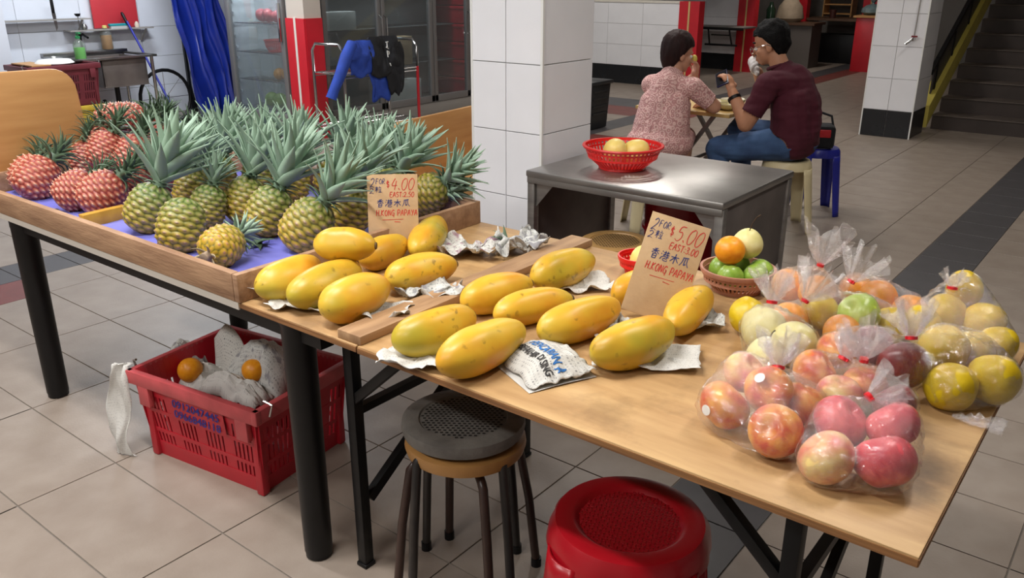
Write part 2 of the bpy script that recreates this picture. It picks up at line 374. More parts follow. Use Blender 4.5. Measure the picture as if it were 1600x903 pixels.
# ------------------------------------------------------------------ pineapples
def pine_material(name, cols_low, cols_high):
    m = bpy.data.materials.new(name); m.use_nodes = True; N = m.node_tree.nodes; L = m.node_tree.links; b = N['Principled BSDF']
    b.inputs['Roughness'].default_value = .42
    A = N.new('ShaderNodeAttribute'); A.attribute_name = 'eye'; U = N.new('ShaderNodeAttribute'); U.attribute_name = 'along'
    n = N.new('ShaderNodeTexNoise'); n.inputs['Scale'].default_value = 30; n.inputs['Detail'].default_value = 3
    tc = N.new('ShaderNodeTexCoord'); L.new(tc.outputs['Object'], n.inputs['Vector'])
    oi = N.new('ShaderNodeObjectInfo')
    def ramp(cols):
        r = N.new('ShaderNodeValToRGB'); e = r.color_ramp.elements
        for k, (p, c) in enumerate(cols):
            if k < 2: e[k].position = p; e[k].color = lin(*c)
            else: q = e.new(p); q.color = lin(*c)
        return r
    jit = N.new('ShaderNodeMath'); jit.operation = 'MULTIPLY_ADD'; jit.inputs[1].default_value = .22; jit.inputs[2].default_value = -.11
    L.new(n.outputs['Fac'], jit.inputs[0])
    ad = N.new('ShaderNodeMath'); ad.operation = 'ADD'; L.new(A.outputs['Fac'], ad.inputs[0]); L.new(jit.outputs[0], ad.inputs[1])
    r1 = ramp(cols_low); r2 = ramp(cols_high); L.new(ad.outputs[0], r1.inputs[0]); L.new(ad.outputs[0], r2.inputs[0])
    ua = N.new('ShaderNodeMath'); ua.operation = 'MULTIPLY_ADD'; ua.inputs[1].default_value = .5; ua.inputs[2].default_value = -.25
    L.new(oi.outputs['Random'], ua.inputs[0])
    us = N.new('ShaderNodeMath'); us.operation = 'ADD'; us.use_clamp = True; L.new(U.outputs['Fac'], us.inputs[0]); L.new(ua.outputs[0], us.inputs[1])
    mx = N.new('ShaderNodeMix'); mx.data_type = 'RGBA'; L.new(us.outputs[0], mx.inputs['Factor']); L.new(r1.outputs[0], mx.inputs[6]); L.new(r2.outputs[0], mx.inputs[7])
    L.new(mx.outputs[2], b.inputs['Base Color'])
    return m
m_pine_y = pine_material('pineapple_rind_gold', [(0, (196, 160, 140)), (.14, (176, 128, 96)), (.4, (200, 160, 52)), (.72, (176, 146, 40)), (.95, (84, 84, 24))],
                         [(0, (190, 180, 160)), (.14, (150, 140, 112)), (.4, (128, 138, 80)), (.72, (92, 112, 52)), (.95, (36, 56, 24))])
m_pine_r = pine_material('pineapple_rind_red', [(0, (226, 204, 178)), (.16, (204, 160, 134)), (.42, (190, 120, 96)), (.75, (158, 66, 54)), (.95, (98, 44, 36))],
                         [(0, (222, 196, 166)), (.16, (196, 148, 120)), (.42, (178, 106, 82)), (.75, (146, 58, 52)), (.95, (88, 42, 36))])
def pine_body(name, R, Lh, N, rows, seed, spike):
    rnd = random.Random(seed); NU, NV = 120, 84; vs = []; at1 = []; at2 = []
    twist = 1.1
    for j in range(NV+1):
        u = j/NV
        prof = max(1e-3, (1-abs(2*u-1)**2.7))**.5*(1.0-.10*(u-.45))
        for i in range(NU):
            ph = 2*PI*i/NU; a = ph/(2*PI)*N+u*twist; rr = u*rows
            best = 9
            for r in (math.floor(rr), math.floor(rr)+1):
                off = .5*(r % 2); ca = round(a-off)+off
                best = min(best, math.hypot((a-ca), (rr-r)*.92))
            d = min(1.0, best/.62)
            h = (1-d**2.2)*.085*R
            if d < .22: h += spike*R*(1-d/.22)
            edge = min(1, prof*1.6)
            rad = R*prof*(1-.05)+h*edge
            vs.append((rad*math.cos(ph), rad*math.sin(ph), Lh*(u)+.015*R*mnoise.noise(Vector((math.cos(ph)*2, math.sin(ph)*2, u*4+seed)))))
            at1.append(d); at2.append(u)
    fs = [(j*NU+i, j*NU+(i+1) % NU, (j+1)*NU+(i+1) % NU, (j+1)*NU+i) for j in range(NV) for i in range(NU)]
    me = bpy.data.meshes.new(name); me.from_pydata(vs, [], fs)
    for nm, dat in (('eye', at1), ('along', at2)):
        A = me.attributes.new(nm, 'FLOAT', 'POINT'); A.data.foreach_set('value', dat)
    for p in me.polygons: p.use_smooth = True
    return me
pine_me = {'y': [pine_body('body', .068, .165, 11, 9.5, 1, .07), pine_body('body', .062, .15, 11, 9, 2, .06)],
           'r': [pine_body('body', .064, .15, 12, 11, 3, .13), pine_body('body', .06, .135, 12, 10, 4, .12), pine_body('body', .050, .19, 12, 14, 5, .13)]}
for k, l in pine_me.items():
    for me in l: me.materials.append(m_pine_y if k == 'y' else m_pine_r)
m_leaf_y = mat('crown_leaf_pale', (166, 188, 164), .5, rgb2=(122, 150, 130), vscale=7, stretch=(1, 1, .3), spec=.4)
m_leaf_r = mat('crown_leaf_dark', (98, 118, 92), .5, rgb2=(60, 84, 62), vscale=10, spec=.4)
m_leaf_b = mat('crown_leaf_base', (112, 132, 108), .55, rgb2=(80, 104, 84), vscale=9, spec=.4)
def leaf_mesh(name, L, W, curl, m):
    n = 7; vs = []; fs = []
    x = z = 0.0; ang = 0.0; st = L/n
    for j in range(n+1):
        t = j/n; w = W*(1-t**1.6)*(.72+.5*t*(1-t)*2) if j < n else W*.02
        cup = w*.38
        vs += [(x-cup*.0+cup*.55*math.cos(ang)*-1, -w/2, z+cup*.55*math.sin(ang)), (x, 0, z), (x-cup*.55*math.cos(ang), w/2, z+cup*.55*math.sin(ang))]
        ang = curl*(t**1.3); x += st*math.sin(ang); z += st*math.cos(ang)
    for j in range(n):
        for k in range(2): fs.append((j*3+k, j*3+k+1, j*3+k+4, j*3+k+3))
    # thickness: duplicate back
    off = len(vs); vs2 = [(p[0]+.0012, p[1], p[2]) for p in vs]
    fs2 = [tuple(i+off for i in f[::-1]) for f in fs]
    rim = []
    for j in range(n): rim += [(j*3, j*3+3, off+j*3+3, off+j*3), (j*3+5, j*3+2, off+j*3+2, off+j*3+5)]
    me = bpy.data.meshes.new(name); me.from_pydata(vs+vs2, [], fs+fs2+rim)
    for p in me.polygons: p.use_smooth = True
    me.materials.append(m); me.update()
    return me
leafY = [leaf_mesh('leaf', .10, .030, c, m_leaf_y) for c in (.15, .35, .6)]
leafYb = [leaf_mesh('leaf', .06, .02, c, m_leaf_b) for c in (.6, 1.0)]
leafR = [leaf_mesh('leaf', .075, .017, c, m_leaf_r) for c in (.5, 1.0, 1.5)]
core_me = {}
for k, mm in (('y', m_leaf_b), ('r', m_leaf_r)):
    core_me[k] = MB().lathe([(.020, -.012), (.022, .01), (.014, .05), (.004, .07)], 12).mesh('crown'); core_me[k].materials.append(mm)
stem_me = MB().lathe([(.012, -.022), (.015, -.02), (.014, 0), (.02, .012)], 12).mesh('stem'); stem_me.materials.append(mat('cut_stem', (150, 130, 110), .8, var=.3, vscale=60))
bract_me = leaf_mesh('dry_bract', .05, .012, .9, mat('dry_bract', (176, 160, 128), .7, var=.3, vscale=30))
PINES = []
def pineapple(kind, center, elev, azim, size, crown, seed, label, group=None, bend=0.0, stem=False, var=0):
    """center: body centre; axis direction from elevation / azimuth (degrees); crown: leaf length factor (0 = none)"""
    rnd = random.Random(seed); me = pine_me[kind][var]; Lh = max(v.co.z for v in me.vertices)
    e, a = math.radians(elev), math.radians(azim); ax = Vector((math.cos(e)*math.cos(a), math.cos(e)*math.sin(a), math.sin(e)))
    R = align(ax, rnd.uniform(0, 6.28)); center = Vector(center)
    for _ in range(6):
        for c2, r2 in PINES:
            dv = Vector((center.x-c2.x, center.y-c2.y, 0)); need = (.060*size+r2)*.92
            if abs(center.z-c2.z) < .09 and 1e-5 < dv.length < need: center += dv.normalized()*(need-dv.length)*.6
    center.x = max(XL+.10, min(center.x, TX-.075)); center.y = min(max(center.y, TY0+.07), TY1-.07); PINES.append((center, .060*size))
    root = empty('pineapple'); root.matrix_world = Matrix.Translation(Vector(center)-ax*(Lh*size/2)) @ R @ Matrix.Scale(size, 4)
    tag(root, label, 'pineapple', group)
    link('body', me, None, root)
    if stem:
        link('stem', stem_me, None, root)
        for k in range(6):
            b = link('dry_bract', bract_me, None, root); ph = k*1.05+.3
            b.location = (.010*math.cos(ph), .010*math.sin(ph), .002); b.rotation_euler = (0, 1.9+.25*math.sin(k*3), ph)
    if crown > 0:
        c = link('crown', core_me[kind], None, root); c.location = (0, 0, Lh-.008); c.rotation_euler = (bend*math.cos(seed), bend*math.sin(seed), 0)
        n = 44 if kind == 'y' else 40
        for i in range(n):
            t = i/(n-1); ph = i*2.39996+rnd.uniform(-.2, .2)
            if kind == 'y':
                if t < .22: lm = leafYb[i % 2]; tilt = 1.25-.9*t+rnd.uniform(-.1, .1); s = rnd.uniform(.75, 1.0)
                else:
                    lm = leafY[rnd.choice((0, 1, 1, 2)) if t < .7 else rnd.choice((0, 0, 1))]
                    tilt = .98*(1-t)**.9+.04+rnd.uniform(-.07, .07); s = crown*(.75+.75*math.sin(PI*min(1, t*.62+.18)))*rnd.uniform(.85, 1.12)
                hh = .002+.055*t; rr = .016*(1-t)+.002
            else:
                lm = leafR[0 if t > .7 else (1 if i % 2 else 2)]; tilt = 1.15*(1-t)**1.1+.08+rnd.uniform(-.15, .15); s = crown*(.85+.4*math.sin(PI*t))*rnd.uniform(.8, 1.1)
                hh = .002+.05*t; rr = .016*(1-t)+.002
            l = link('leaf', lm, None, c); l.location = (rr*math.cos(ph), rr*math.sin(ph), hh); l.rotation_euler = (0, tilt, ph)
            l.scale = (s, s*(.9 if t > .3 else 1.0), s)
    return root
GY = 'golden green pineapples standing in the tray'; GR = 'red pineapples heaped in the tray'
LY = 'golden green pineapple with tall grey green crown in the wooden tray'; LR = 'red skinned pineapple with short dark crown heaped in the wooden tray'
zc = ZT+.08
Y = lambda x, y, z, el, az, s, cr, sd, lab=LY, g=GY, **k: pineapple('y', at(x, y, z), el, az, s, cr, sd, lab, g, **k)
Rr = lambda x, y, z, el, az, s, cr, sd, lab=LR, g=GR, **k: pineapple('r', at(x, y, z), el, az, s, cr, sd, lab, g, **k)
Y(283, 352, zc, 66, 100, 1.0, .0, 11, 'crownless golden pineapple standing at the front edge of the tray', None)
Y(232, 325, zc, 60, 62, 1.0, 1.5, 12, 'pineapple with the longest spreading crown, beside the red pineapples', None, bend=.1)
Y(347, 384, ZT+.062, 6, 112, .92, .5, 13, 'small golden pineapple lying with its cut stem end toward the tray edge', None, stem=True, var=1)
Y(325, 322, zc, 70, 80, .85, .75, 14, 'small dark green pineapple with short crown behind the crownless one', None)
Y(382, 312, zc, 68, 75, .95, 1.25, 15, 'tall crowned pineapple right behind the crownless pineapple', None)
Y(420, 330, zc, 62, 55, 1.0, 1.4, 16, 'tall crowned pineapple behind the small one lying on its side', None)
Y(480, 352, zc, 52, 48, 1.05, 1.1, 17, 'green pineapple leaning in the tray corner beside the papayas', None)
Y(547, 328, zc, 70, 40, 1.0, 1.2, 18, 'golden pineapple tucked behind the leaning corner pineapple', None)
Y(610, 300, zc, 62, 35, 1.0, 1.15, 19, 'pineapple standing directly behind the four dollar sign', None)
Y(680, 300, zc+.005, 38, 22, .95, .95, 20, 'tilted pineapple between the four dollar sign and the tray end', None)
Y(722, 292, zc-.01, 16, 28, .72, .95, 21, 'pineapple lying with its crown sticking out over the tray toward the white column', None)
Y(340, 275, zc, 70, 70, .95, 1.35, 22)
Y(455, 285, zc, 72, 90, .95, 1.35, 23)
Y(520, 275, zc, 68, 60, .95, 1.3, 24)
Rr(58, 278, ZT+.075, 40, 95, 1.12, 1.0, 31, 'red pineapple at the front left of the tray leaning on its side', None)
Rr(14, 262, ZT+.07, 35, 120, 1.0, .9, 32, 'red pineapple pressed against the varnished wooden board', None)
Rr(118, 246, ZT+.085, 75, 90, 1.0, .9, 33)
Rr(118, 297, ZT+.075, 35, 60, 1.0, .9, 34, 'red pineapple squeezed beside the one behind the yellow divider', None)
Rr(160, 302, ZT+.075, 40, 65, 1.1, 1.05, 35, 'red pineapple behind the yellow divider board with spreading crown', None)
Rr(190, 183, ZT+.235, 4, 38, 1.15, 1.1, 36, 'bright red pineapple lying on top of the heap', None, var=2)
Rr(165, 235, ZT+.15, 60, 80, 1.0, 1.1, 37)
Rr(205, 240, ZT+.14, 62, 70, 1.0, 1.15, 38)
Rr(240, 215, ZT+.16, 60, 60, 1.0, 1.0, 39)
Y(300, 296, zc, 72, 70, .9, 1.2, 25); Y(405, 268, zc, 74, 80, .9, 1.3, 26); Y(575, 285, zc, 66, 45, .95, 1.15, 27); Y(650, 275, zc, 60, 30, .9, 1.05, 28)
Rr(232, 268, ZT+.075, 55, 70, 1.0, 1.0, 41); Rr(205, 285, ZT+.07, 50, 60, .95, 1.0, 42); Rr(262, 238, ZT+.09, 60, 60, 1.0, 1.05, 43); Rr(300, 232, ZT+.085, 65, 60, 1.0, 1.0, 44)
Rr(112, 215, ZT+.14, 70, 110, .95, 1.0, 40)

# fallen leaves in the tray
for (x, y, lab, ls) in ((405, 380, 'small green crown tip lying between the pineapples', leafR), (72, 330, 'dry fallen leaves at the front of the tray by the red pineapples', None)):
    p = at(x, y, ZT+.012); e = empty('leaf_scrap', (p.x, max(p.y, TY0+.05), ZT+.011)); tag(e, lab, 'leaf')
    for k in range(7):
        l = link('leaf', (ls[k % 3] if ls else bract_me), None, e); l.rotation_euler = (0, 1.0+.08*k if ls else 1.45, k*.95); l.scale = (.75, 1.3, .75) if ls else (1.3, 2.0, 1.3)
# ------------------------------------------------------------------ papayas
def papaya_material():
    m = bpy.data.materials.new('papaya_skin'); m.use_nodes = True; N = m.node_tree.nodes; L = m.node_tree.links; b = N['Principled BSDF']
    b.inputs['Roughness'].default_value = .38; b.inputs['Specular IOR Level'].default_value = .4
    tc = N.new('ShaderNodeTexCoord'); oi = N.new('ShaderNodeObjectInfo')
    ad = N.new('ShaderNodeVectorMath'); ad.operation = 'ADD'
    sc = N.new('ShaderNodeMath'); sc.operation = 'MULTIPLY'; sc.inputs[1].default_value = 37.0
    L.new(oi.outputs['Random'], sc.inputs[0]); cb = N.new('ShaderNodeCombineXYZ')
    for k in range(3): L.new(sc.outputs[0], cb.inputs[k])
    L.new(tc.outputs['Object'], ad.inputs[0]); L.new(cb.outputs[0], ad.inputs[1])
    def noise(s, d=3):
        n = N.new('ShaderNodeTexNoise'); n.inputs['Scale'].default_value = s; n.inputs['Detail'].default_value = d; L.new(ad.outputs[0], n.inputs['Vector']); return n
    def ramp(src, cols):
        r = N.new('ShaderNodeValToRGB'); e = r.color_ramp.elements
        for k, (p, c) in enumerate(cols):
            if k < 2: e[k].position = p; e[k].color = c
            else: q = e.new(p); q.color = c
        L.new(src, r.inputs[0]); return r
    n1 = noise(9); base = ramp(n1.outputs['Fac'], [(.28, lin(210, 140, 34)), (.5, lin(216, 168, 48)), (.72, lin(208, 180, 66))])
    n2 = noise(5); gm = ramp(n2.outputs['Fac'], [(.46, (0, 0, 0, 1)), (.70, (1, 1, 1, 1))])
    gs = N.new('ShaderNodeMath'); gs.operation = 'MULTIPLY'; L.new(gm.outputs[0], gs.inputs[0]); L.new(oi.outputs['Random'], gs.inputs[1])
    m1 = N.new('ShaderNodeMix'); m1.data_type = 'RGBA'; L.new(gs.outputs[0], m1.inputs[0]); L.new(base.outputs[0], m1.inputs[6]); m1.inputs[7].default_value = lin(150, 150, 44)
    v = N.new('ShaderNodeTexVoronoi'); v.inputs['Scale'].default_value = 38; nd = N.new('ShaderNodeTexNoise'); nd.inputs['Scale'].default_value = 60; L.new(ad.outputs[0], nd.inputs['Vector']); vs_ = N.new('ShaderNodeVectorMath'); vs_.operation = 'MULTIPLY_ADD'; vs_.inputs[1].default_value = (.03, .03, .03); L.new(nd.outputs['Color'], vs_.inputs[0]); L.new(ad.outputs[0], vs_.inputs[2]); L.new(vs_.outputs[0], v.inputs['Vector'])
    vr = ramp(v.outputs['Distance'], [(.12, (1, 1, 1, 1)), (.30, (0, 0, 0, 1))])
    n3 = noise(14, 2); nr = ramp(n3.outputs['Fac'], [(.48, (0, 0, 0, 1)), (.58, (1, 1, 1, 1))])
    sp = N.new('ShaderNodeMath'); sp.operation = 'MULTIPLY'; L.new(vr.outputs[0], sp.inputs[0]); L.new(nr.outputs[0], sp.inputs[1])
    sp2 = N.new('ShaderNodeMath'); sp2.operation = 'MULTIPLY'; sp2.inputs[1].default_value = .6; L.new(sp.outputs[0], sp2.inputs[0])
    m2 = N.new('ShaderNodeMix'); m2.data_type = 'RGBA'; L.new(sp2.outputs[0], m2.inputs[0]); L.new(m1.outputs[2], m2.inputs[6]); m2.inputs[7].default_value = lin(104, 84, 34)
    L.new(m2.outputs[2], b.inputs['Base Color'])
    return m
m_papaya = papaya_material()
def papaya_mesh(seed, L, R):
    NU, NV = 40, 36; vs = []
    for j in range(NV+1):
        t = j/NV; th = PI*t
        s = -math.cos(th)*(1-.0)                # -1 .. 1 along the axis
        prof = (max(0, 1-abs(s)**2.5))**.52*(1+.09*s-.05*s*s)
        for i in range(NU):
            ph = 2*PI*i/NU
            lump = 1+.018*math.cos(5*ph)*prof+.06*mnoise.noise(Vector((math.cos(ph)*1.2, math.sin(ph)*1.2, s*1.8+seed*7.3)))
            r = R*prof*lump
            vs.append((s*L/2+0, r*math.cos(ph)+.010*(1-s*s)*math.sin(seed), r*math.sin(ph)))
    fs = [(j*NU+i, (j+1)*NU+i, (j+1)*NU+(i+1) % NU, j*NU+(i+1) % NU) for j in range(NV) for i in range(NU)]
    me = bpy.data.meshes.new('papaya_skin'); me.from_pydata(vs, [], fs)
    for p in me.polygons: p.use_smooth = True
    me.materials.append(m_papaya); me.update(); return me
m_scar = mat('papaya_stem_scar', (96, 74, 40), .8)
scar_me = MB().lathe([(.011, -.004), (.009, .002), (.004, .003), (.001, .001)], 10).mesh('stem_scar'); scar_me.materials.append(m_scar)
def papaya(e1, e2, thick, label, seed, lift=0.0, group=None):
    """e1: pixel of the broad end, e2: of the stem end, thick: visible thickness in pixels"""
    w = proj(at((e1[0]+e2[0])/2, (e1[1]+e2[1])/2, ZT+.05))[2]; R = thick/2*w/FPX
    z = ZT+R*.97+lift; a = at(*e1, z); b = at(*e2, z); d = b-a; L = max(d.length, R*2.3)
    root = empty('papaya', (a+b)/2, math.atan2(d.y, d.x)+PI); tag(root, label, 'papaya', group)
    link('skin', papaya_mesh(seed, L, R), None, root)
    s = link('stem_scar', scar_me, None, root); s.location = (-L/2+.001, 0, 0); s.rotation_euler = (0, -PI/2, 0)
    return root
papaya((402, 452), (498, 412), 62, 'yellow papaya with a green patch at the corner beside the tray plank', 1)
papaya((452, 466), (560, 418), 64, 'yellow papaya between two others in the front row near the tray', 2)
papaya((503, 484), (605, 444), 70, 'orange papaya with freckled end on crumpled newspaper at the table edge', 3)
papaya((602, 438), (713, 412), 58, 'long papaya with green tip in front of the four dollar sign', 4)
papaya((490, 382), (588, 384), 50, 'papaya lying over the tray plank in front of the pineapples', 5, lift=.075)
papaya((566, 408), (634, 378), 50, 'pale papaya leaning at the foot of the four dollar sign', 6)
papaya((648, 392), (686, 346), 50, 'papaya half hidden behind the four dollar sign', 7)
papaya((615, 536), (740, 492), 72, 'papaya lying on white paper against the timber strip', 8)
papaya((686, 572), (816, 512), 76, 'large greenish papaya beside the newspaper with the headline', 9)
papaya((722, 474), (830, 442), 60, 'papaya lying across the timber strip', 10)
papaya((772, 494), (894, 466), 56, 'speckled papaya in the middle of the cluster on the folding table', 11)
papaya((834, 438), (926, 404), 60, 'greenish papaya by the far end of the timber strip', 12)
papaya((842, 520), (966, 476), 66, 'plain yellow papaya behind the newspaper with the headline', 13)
papaya((926, 556), (1048, 510), 74, 'deep orange papaya on a folded newspaper in front of the five dollar sign', 14)
papaya((962, 462), (1012, 432), 50, 'papaya peeking out behind the five dollar sign on the strip side', 15)
papaya((1050, 512), (1104, 456), 60, 'spotted papaya behind the five dollar sign on the apple side', 16)

# ------------------------------------------------------------------ newspapers
def print_material(name, base=(196, 194, 188), ink=(92, 92, 96), tint=None):
    m = bpy.data.materials.new(name); m.use_nodes = True; N = m.node_tree.nodes; L = m.node_tree.links; b = N['Principled BSDF']
    b.inputs['Roughness'].default_value = .85
    uv = N.new('ShaderNodeUVMap'); uv.uv_map = 'UVMap'
    br = N.new('ShaderNodeTexBrick'); br.inputs['Scale'].default_value = 1; br.offset = .37
    br.inputs['Color1'].default_value = (1, 1, 1, 1); br.inputs['Color2'].default_value = (.55, .55, .55, 1); br.inputs['Mortar'].default_value = (0, 0, 0, 1)
    mp = N.new('ShaderNodeMapping'); mp.inputs['Scale'].default_value = (34, 62, 1); L.new(uv.outputs[0], mp.inputs[0]); L.new(mp.outputs[0], br.inputs['Vector'])
    br.inputs['Mortar Size'].default_value = .13; br.inputs['Brick Width'].default_value = .6; br.inputs['Row Height'].default_value = 1.0
    n = N.new('ShaderNodeTexBrick'); n.inputs['Scale'].default_value = 1; mp2 = N.new('ShaderNodeMapping'); mp2.inputs['Scale'].default_value = (16, 10, 1)
    n.inputs['Color1'].default_value = (1, 1, 1, 1); n.inputs['Color2'].default_value = (.2, .2, .2, 1); n.inputs['Mortar'].default_value = (0, 0, 0, 1); n.inputs['Mortar Size'].default_value = .06
    L.new(uv.outputs[0], mp2.inputs[0]); L.new(mp2.outputs[0], n.inputs['Vector'])
    mu = N.new('ShaderNodeMath'); mu.operation = 'MULTIPLY'; L.new(br.outputs['Color'], mu.inputs[0]); L.new(n.outputs['Color'], mu.inputs[1])
    m2 = N.new('ShaderNodeMath'); m2.operation = 'MULTIPLY'; m2.inputs[1].default_value = .95; L.new(mu.outputs[0], m2.inputs[0])
    mx = N.new('ShaderNodeMix'); mx.data_type = 'RGBA'; L.new(m2.outputs[0], mx.inputs[0]); mx.inputs[6].default_value = lin(*base); mx.inputs[7].default_value = lin(*ink)
    last = mx.outputs[2]
    if tint:
        nz = N.new('ShaderNodeTexNoise'); nz.inputs['Scale'].default_value = 11; L.new(uv.outputs[0], nz.inputs['Vector'])
        rp = N.new('ShaderNodeValToRGB'); rp.color_ramp.elements[0].position = .56; rp.color_ramp.elements[1].position = .62; L.new(nz.outputs['Fac'], rp.inputs[0])
        mx2 = N.new('ShaderNodeMix'); mx2.data_type = 'RGBA'; L.new(rp.outputs[0], mx2.inputs[0]); L.new(last, mx2.inputs[6]); mx2.inputs[7].default_value = lin(*tint); last = mx2.outputs[2]
    L.new(last, b.inputs['Base Color'])
    return m
m_news = print_material('newsprint'); m_news2 = print_material('newsprint_coloured', tint=(150, 120, 130)); m_news3 = print_material('newsprint_grey', (194, 194, 190), (84, 86, 90), (140, 138, 142))
m_plainpaper = print_material('newsprint_blank', (204, 202, 197), (160, 158, 156))
def ridged(p): return 1-abs(fbm(p, 3))*2
def paper(name, c, w, d, rz, amp, seed, label, m=None, curl=.3, group=None, n=26, zbase=ZT, tilt=0.0, fold=0.0, parent=None, fr=15.0):
    """a creased sheet w x d lying at c; amp = crumple height; edges curl up by `curl` of amp"""
    c = Vector(c); vs = []; uvs = []
    nv = max(8, int(n*d/w))
    for j in range(nv+1):
        for i in range(n+1):
            u, v = i/n-.5, j/nv-.5
            h = amp*(.38*ridged((u*w*fr+seed*3.1, v*d*fr, seed)) + .6*abs(fbm((u*w*12, v*d*12+seed, seed*2), 2)))
            e = max(abs(u), abs(v))*2
            h += amp*curl*max(0, e-.55)*2.0*(.5+mnoise.noise(Vector((u*3+seed, v*3, 1.7))))
            h += fold*max(0, u-.05)*w*(.5+.5*math.sin(v*9+seed))
            x = u*w*(1-.12*amp/.03)+.010*mnoise.noise(Vector((u*5, v*5, seed)))*amp/.02
            y = v*d*(1-.12*amp/.03)+.010*mnoise.noise(Vector((u*5+9, v*5, seed)))*amp/.02
            vs.append((x, y, max(.0012, h+.0012+tilt*(u+.5)*w))); uvs.append((u*w*3+seed*.13, v*d*3))
    fs = [(j*(n+1)+i, j*(n+1)+i+1, (j+1)*(n+1)+i+1, (j+1)*(n+1)+i) for j in range(nv) for i in range(n)]
    me = bpy.data.meshes.new(name); me.from_pydata(vs, [], fs)
    ul = me.uv_layers.new(name='UVMap')
    for lp in me.loops: ul.data[lp.index].uv = uvs[lp.vertex_index]
    for p in me.polygons: p.use_smooth = (hash((p.index, seed)) % 3 != 0)
    me.materials.append(m or m_news); me.update()
    o = link(name, me, None, parent); o.location = (c.x, c.y, zbase); o.rotation_euler = (0, 0, rz)
    sm = o.modifiers.new('thickness', 'SOLIDIFY'); sm.thickness = .0008
    if label: tag(o, label, 'newspaper', group)
    return o
T = lambda x, y: at(x, y, ZT)
paper('newspaper', T(584, 496), .20, .12, .55, .030, 1, 'crumpled newspaper under the orange papaya at the table edge', curl=.9)
paper('newspaper', T(474, 480), .18, .10, .5, .022, 2, 'white paper scrap under the front row papayas near the tray', m_plainpaper, curl=.7)
paper('newspaper', T(404, 458), .08, .11, .3, .03, 3, 'torn paper edge under the papaya beside the tray plank', m_plainpaper, curl=.9)
paper('newspaper', T(674, 464), .19, .12, .75, .045, 4, 'crumpled newspaper below the long papaya with the green tip', m_news3, curl=.8)
paper('newspaper', T(724, 398), .25, .15, .35, .055, 5, 'folded newspaper bundle beside the four dollar sign', m_news2, curl=.6)
bn_ = paper('newspaper', T(808, 394), .19, .16, .9, .075, 6, 'balled up newspaper with a green leaf in it', m_news3, curl=.5, n=30)
for k in range(5):
    lf = link('leaf', leafR[k % 3], None, bn_); lf.location = (-.03, .02, .03); lf.rotation_euler = (0, .7+.1*k, 1.5+k*.7); lf.scale = (.8, .8, .8)
paper('newspaper', T(652, 566), .17, .12, .55, .026, 7, 'white paper under the papaya against the timber strip', m_plainpaper, curl=1.0)
paper('newspaper', T(912, 450), .15, .10, .8, .024, 8, 'newspaper under the greenish papaya by the strip end', m_plainpaper, curl=.9)
paper('newspaper', T(936, 512), .14, .13, .8, .035, 9, 'rolled newspaper between the plain yellow and deep orange papayas', m_news, curl=1.0)
paper('newspaper', T(1010, 562), .24, .15, .52, .018, 10, 'folded newspaper under the deep orange papaya', m_plainpaper, curl=.8)
paper('newspaper', T(1090, 508), .12, .13, .9, .03, 11, 'dark printed newspaper under the spotted papaya', m_news3, curl=.9)
# headline newspaper: a bundle with a smooth printed face
def headline_paper():
    c = T(852, 576); rz = -.42; w, d = .165, .150
    def surf(u, v):
        base = .010+.034*math.sin(PI*min(1, max(0, v)))**.8*(.75+.25*math.sin(u*2.4))
        e_ = max(0, u-.72)/.28; f_ = max(0, v-.74)/.26; g_ = max(0, .10-u)/.10
        h = base*(1-.75*e_)+.006*e_*ridged((u*5, v*5, 2))+.014*f_*(.6+mnoise.noise(Vector((u*7, v*7, 5))))+.003*mnoise.noise(Vector((u*9, v*9, 3)))-.01*g_
        x = (u-.5)*w+.006*mnoise.noise(Vector((u*4, v*4, 0)))*(e_+f_); y = (v-.5)*d+.008*mnoise.noise(Vector((u*4, v*4, 6)))
        return (x, y, max(.003, h))
    e = empty('newspaper', (c.x, c.y, ZT), rz); tag(e, 'crumpled newspaper with a blue headline lying at the table edge', 'newspaper')
    me = MB().grid(surf, 40, 36).mesh('sheet', True, 0, 60); ul = me.uv_layers.new(name='UVMap')
    for lp in me.loops:
        i = lp.vertex_index; ul.data[lp.index].uv = ((i % 41)/40*.5, (i//41)/36*.45)
    o = link('sheet', me, m_news, e); s_ = o.modifiers.new('thickness', 'SOLIDIFY'); s_.thickness = .001
    under = MB().grid(lambda u, v: ((u-.5)*w*1.02, (v-.5)*d*1.05-.006, .0015+.012*math.sin(PI*v)*(.6+.4*math.sin(u*5))), 20, 16).build('under_page', m_plainpaper, e)
    for txt, sz, u0, v0, wid, col in (('PENCARIAN A', .034, .16, .44, .78, (40, 104, 170)), ('BERAKHIR DI SING', .024, .16, .26, .76, (44, 42, 42))):
        tm = text_mesh(txt, sz, .022); bmt = bmesh.new(); bmt.from_mesh(tm); bmesh.ops.triangulate(bmt, faces=bmt.faces)
        for _ in range(3): bmesh.ops.subdivide_edges(bmt, edges=[q for q in bmt.edges if q.calc_length() > .004], cuts=1); bmesh.ops.triangulate(bmt, faces=bmt.faces)
        bmt.to_mesh(tm); bmt.free(); mx = max(v.co.x for v in tm.vertices)
        for v in tm.vertices:
            p = surf(u0+v.co.x/mx*wid, v0+v.co.y/d); v.co = Vector((p[0], p[1], p[2]+.0016))
        link('headline', tm, mat('ink_%d' % col[0], col, .8), e)
headline_paper()

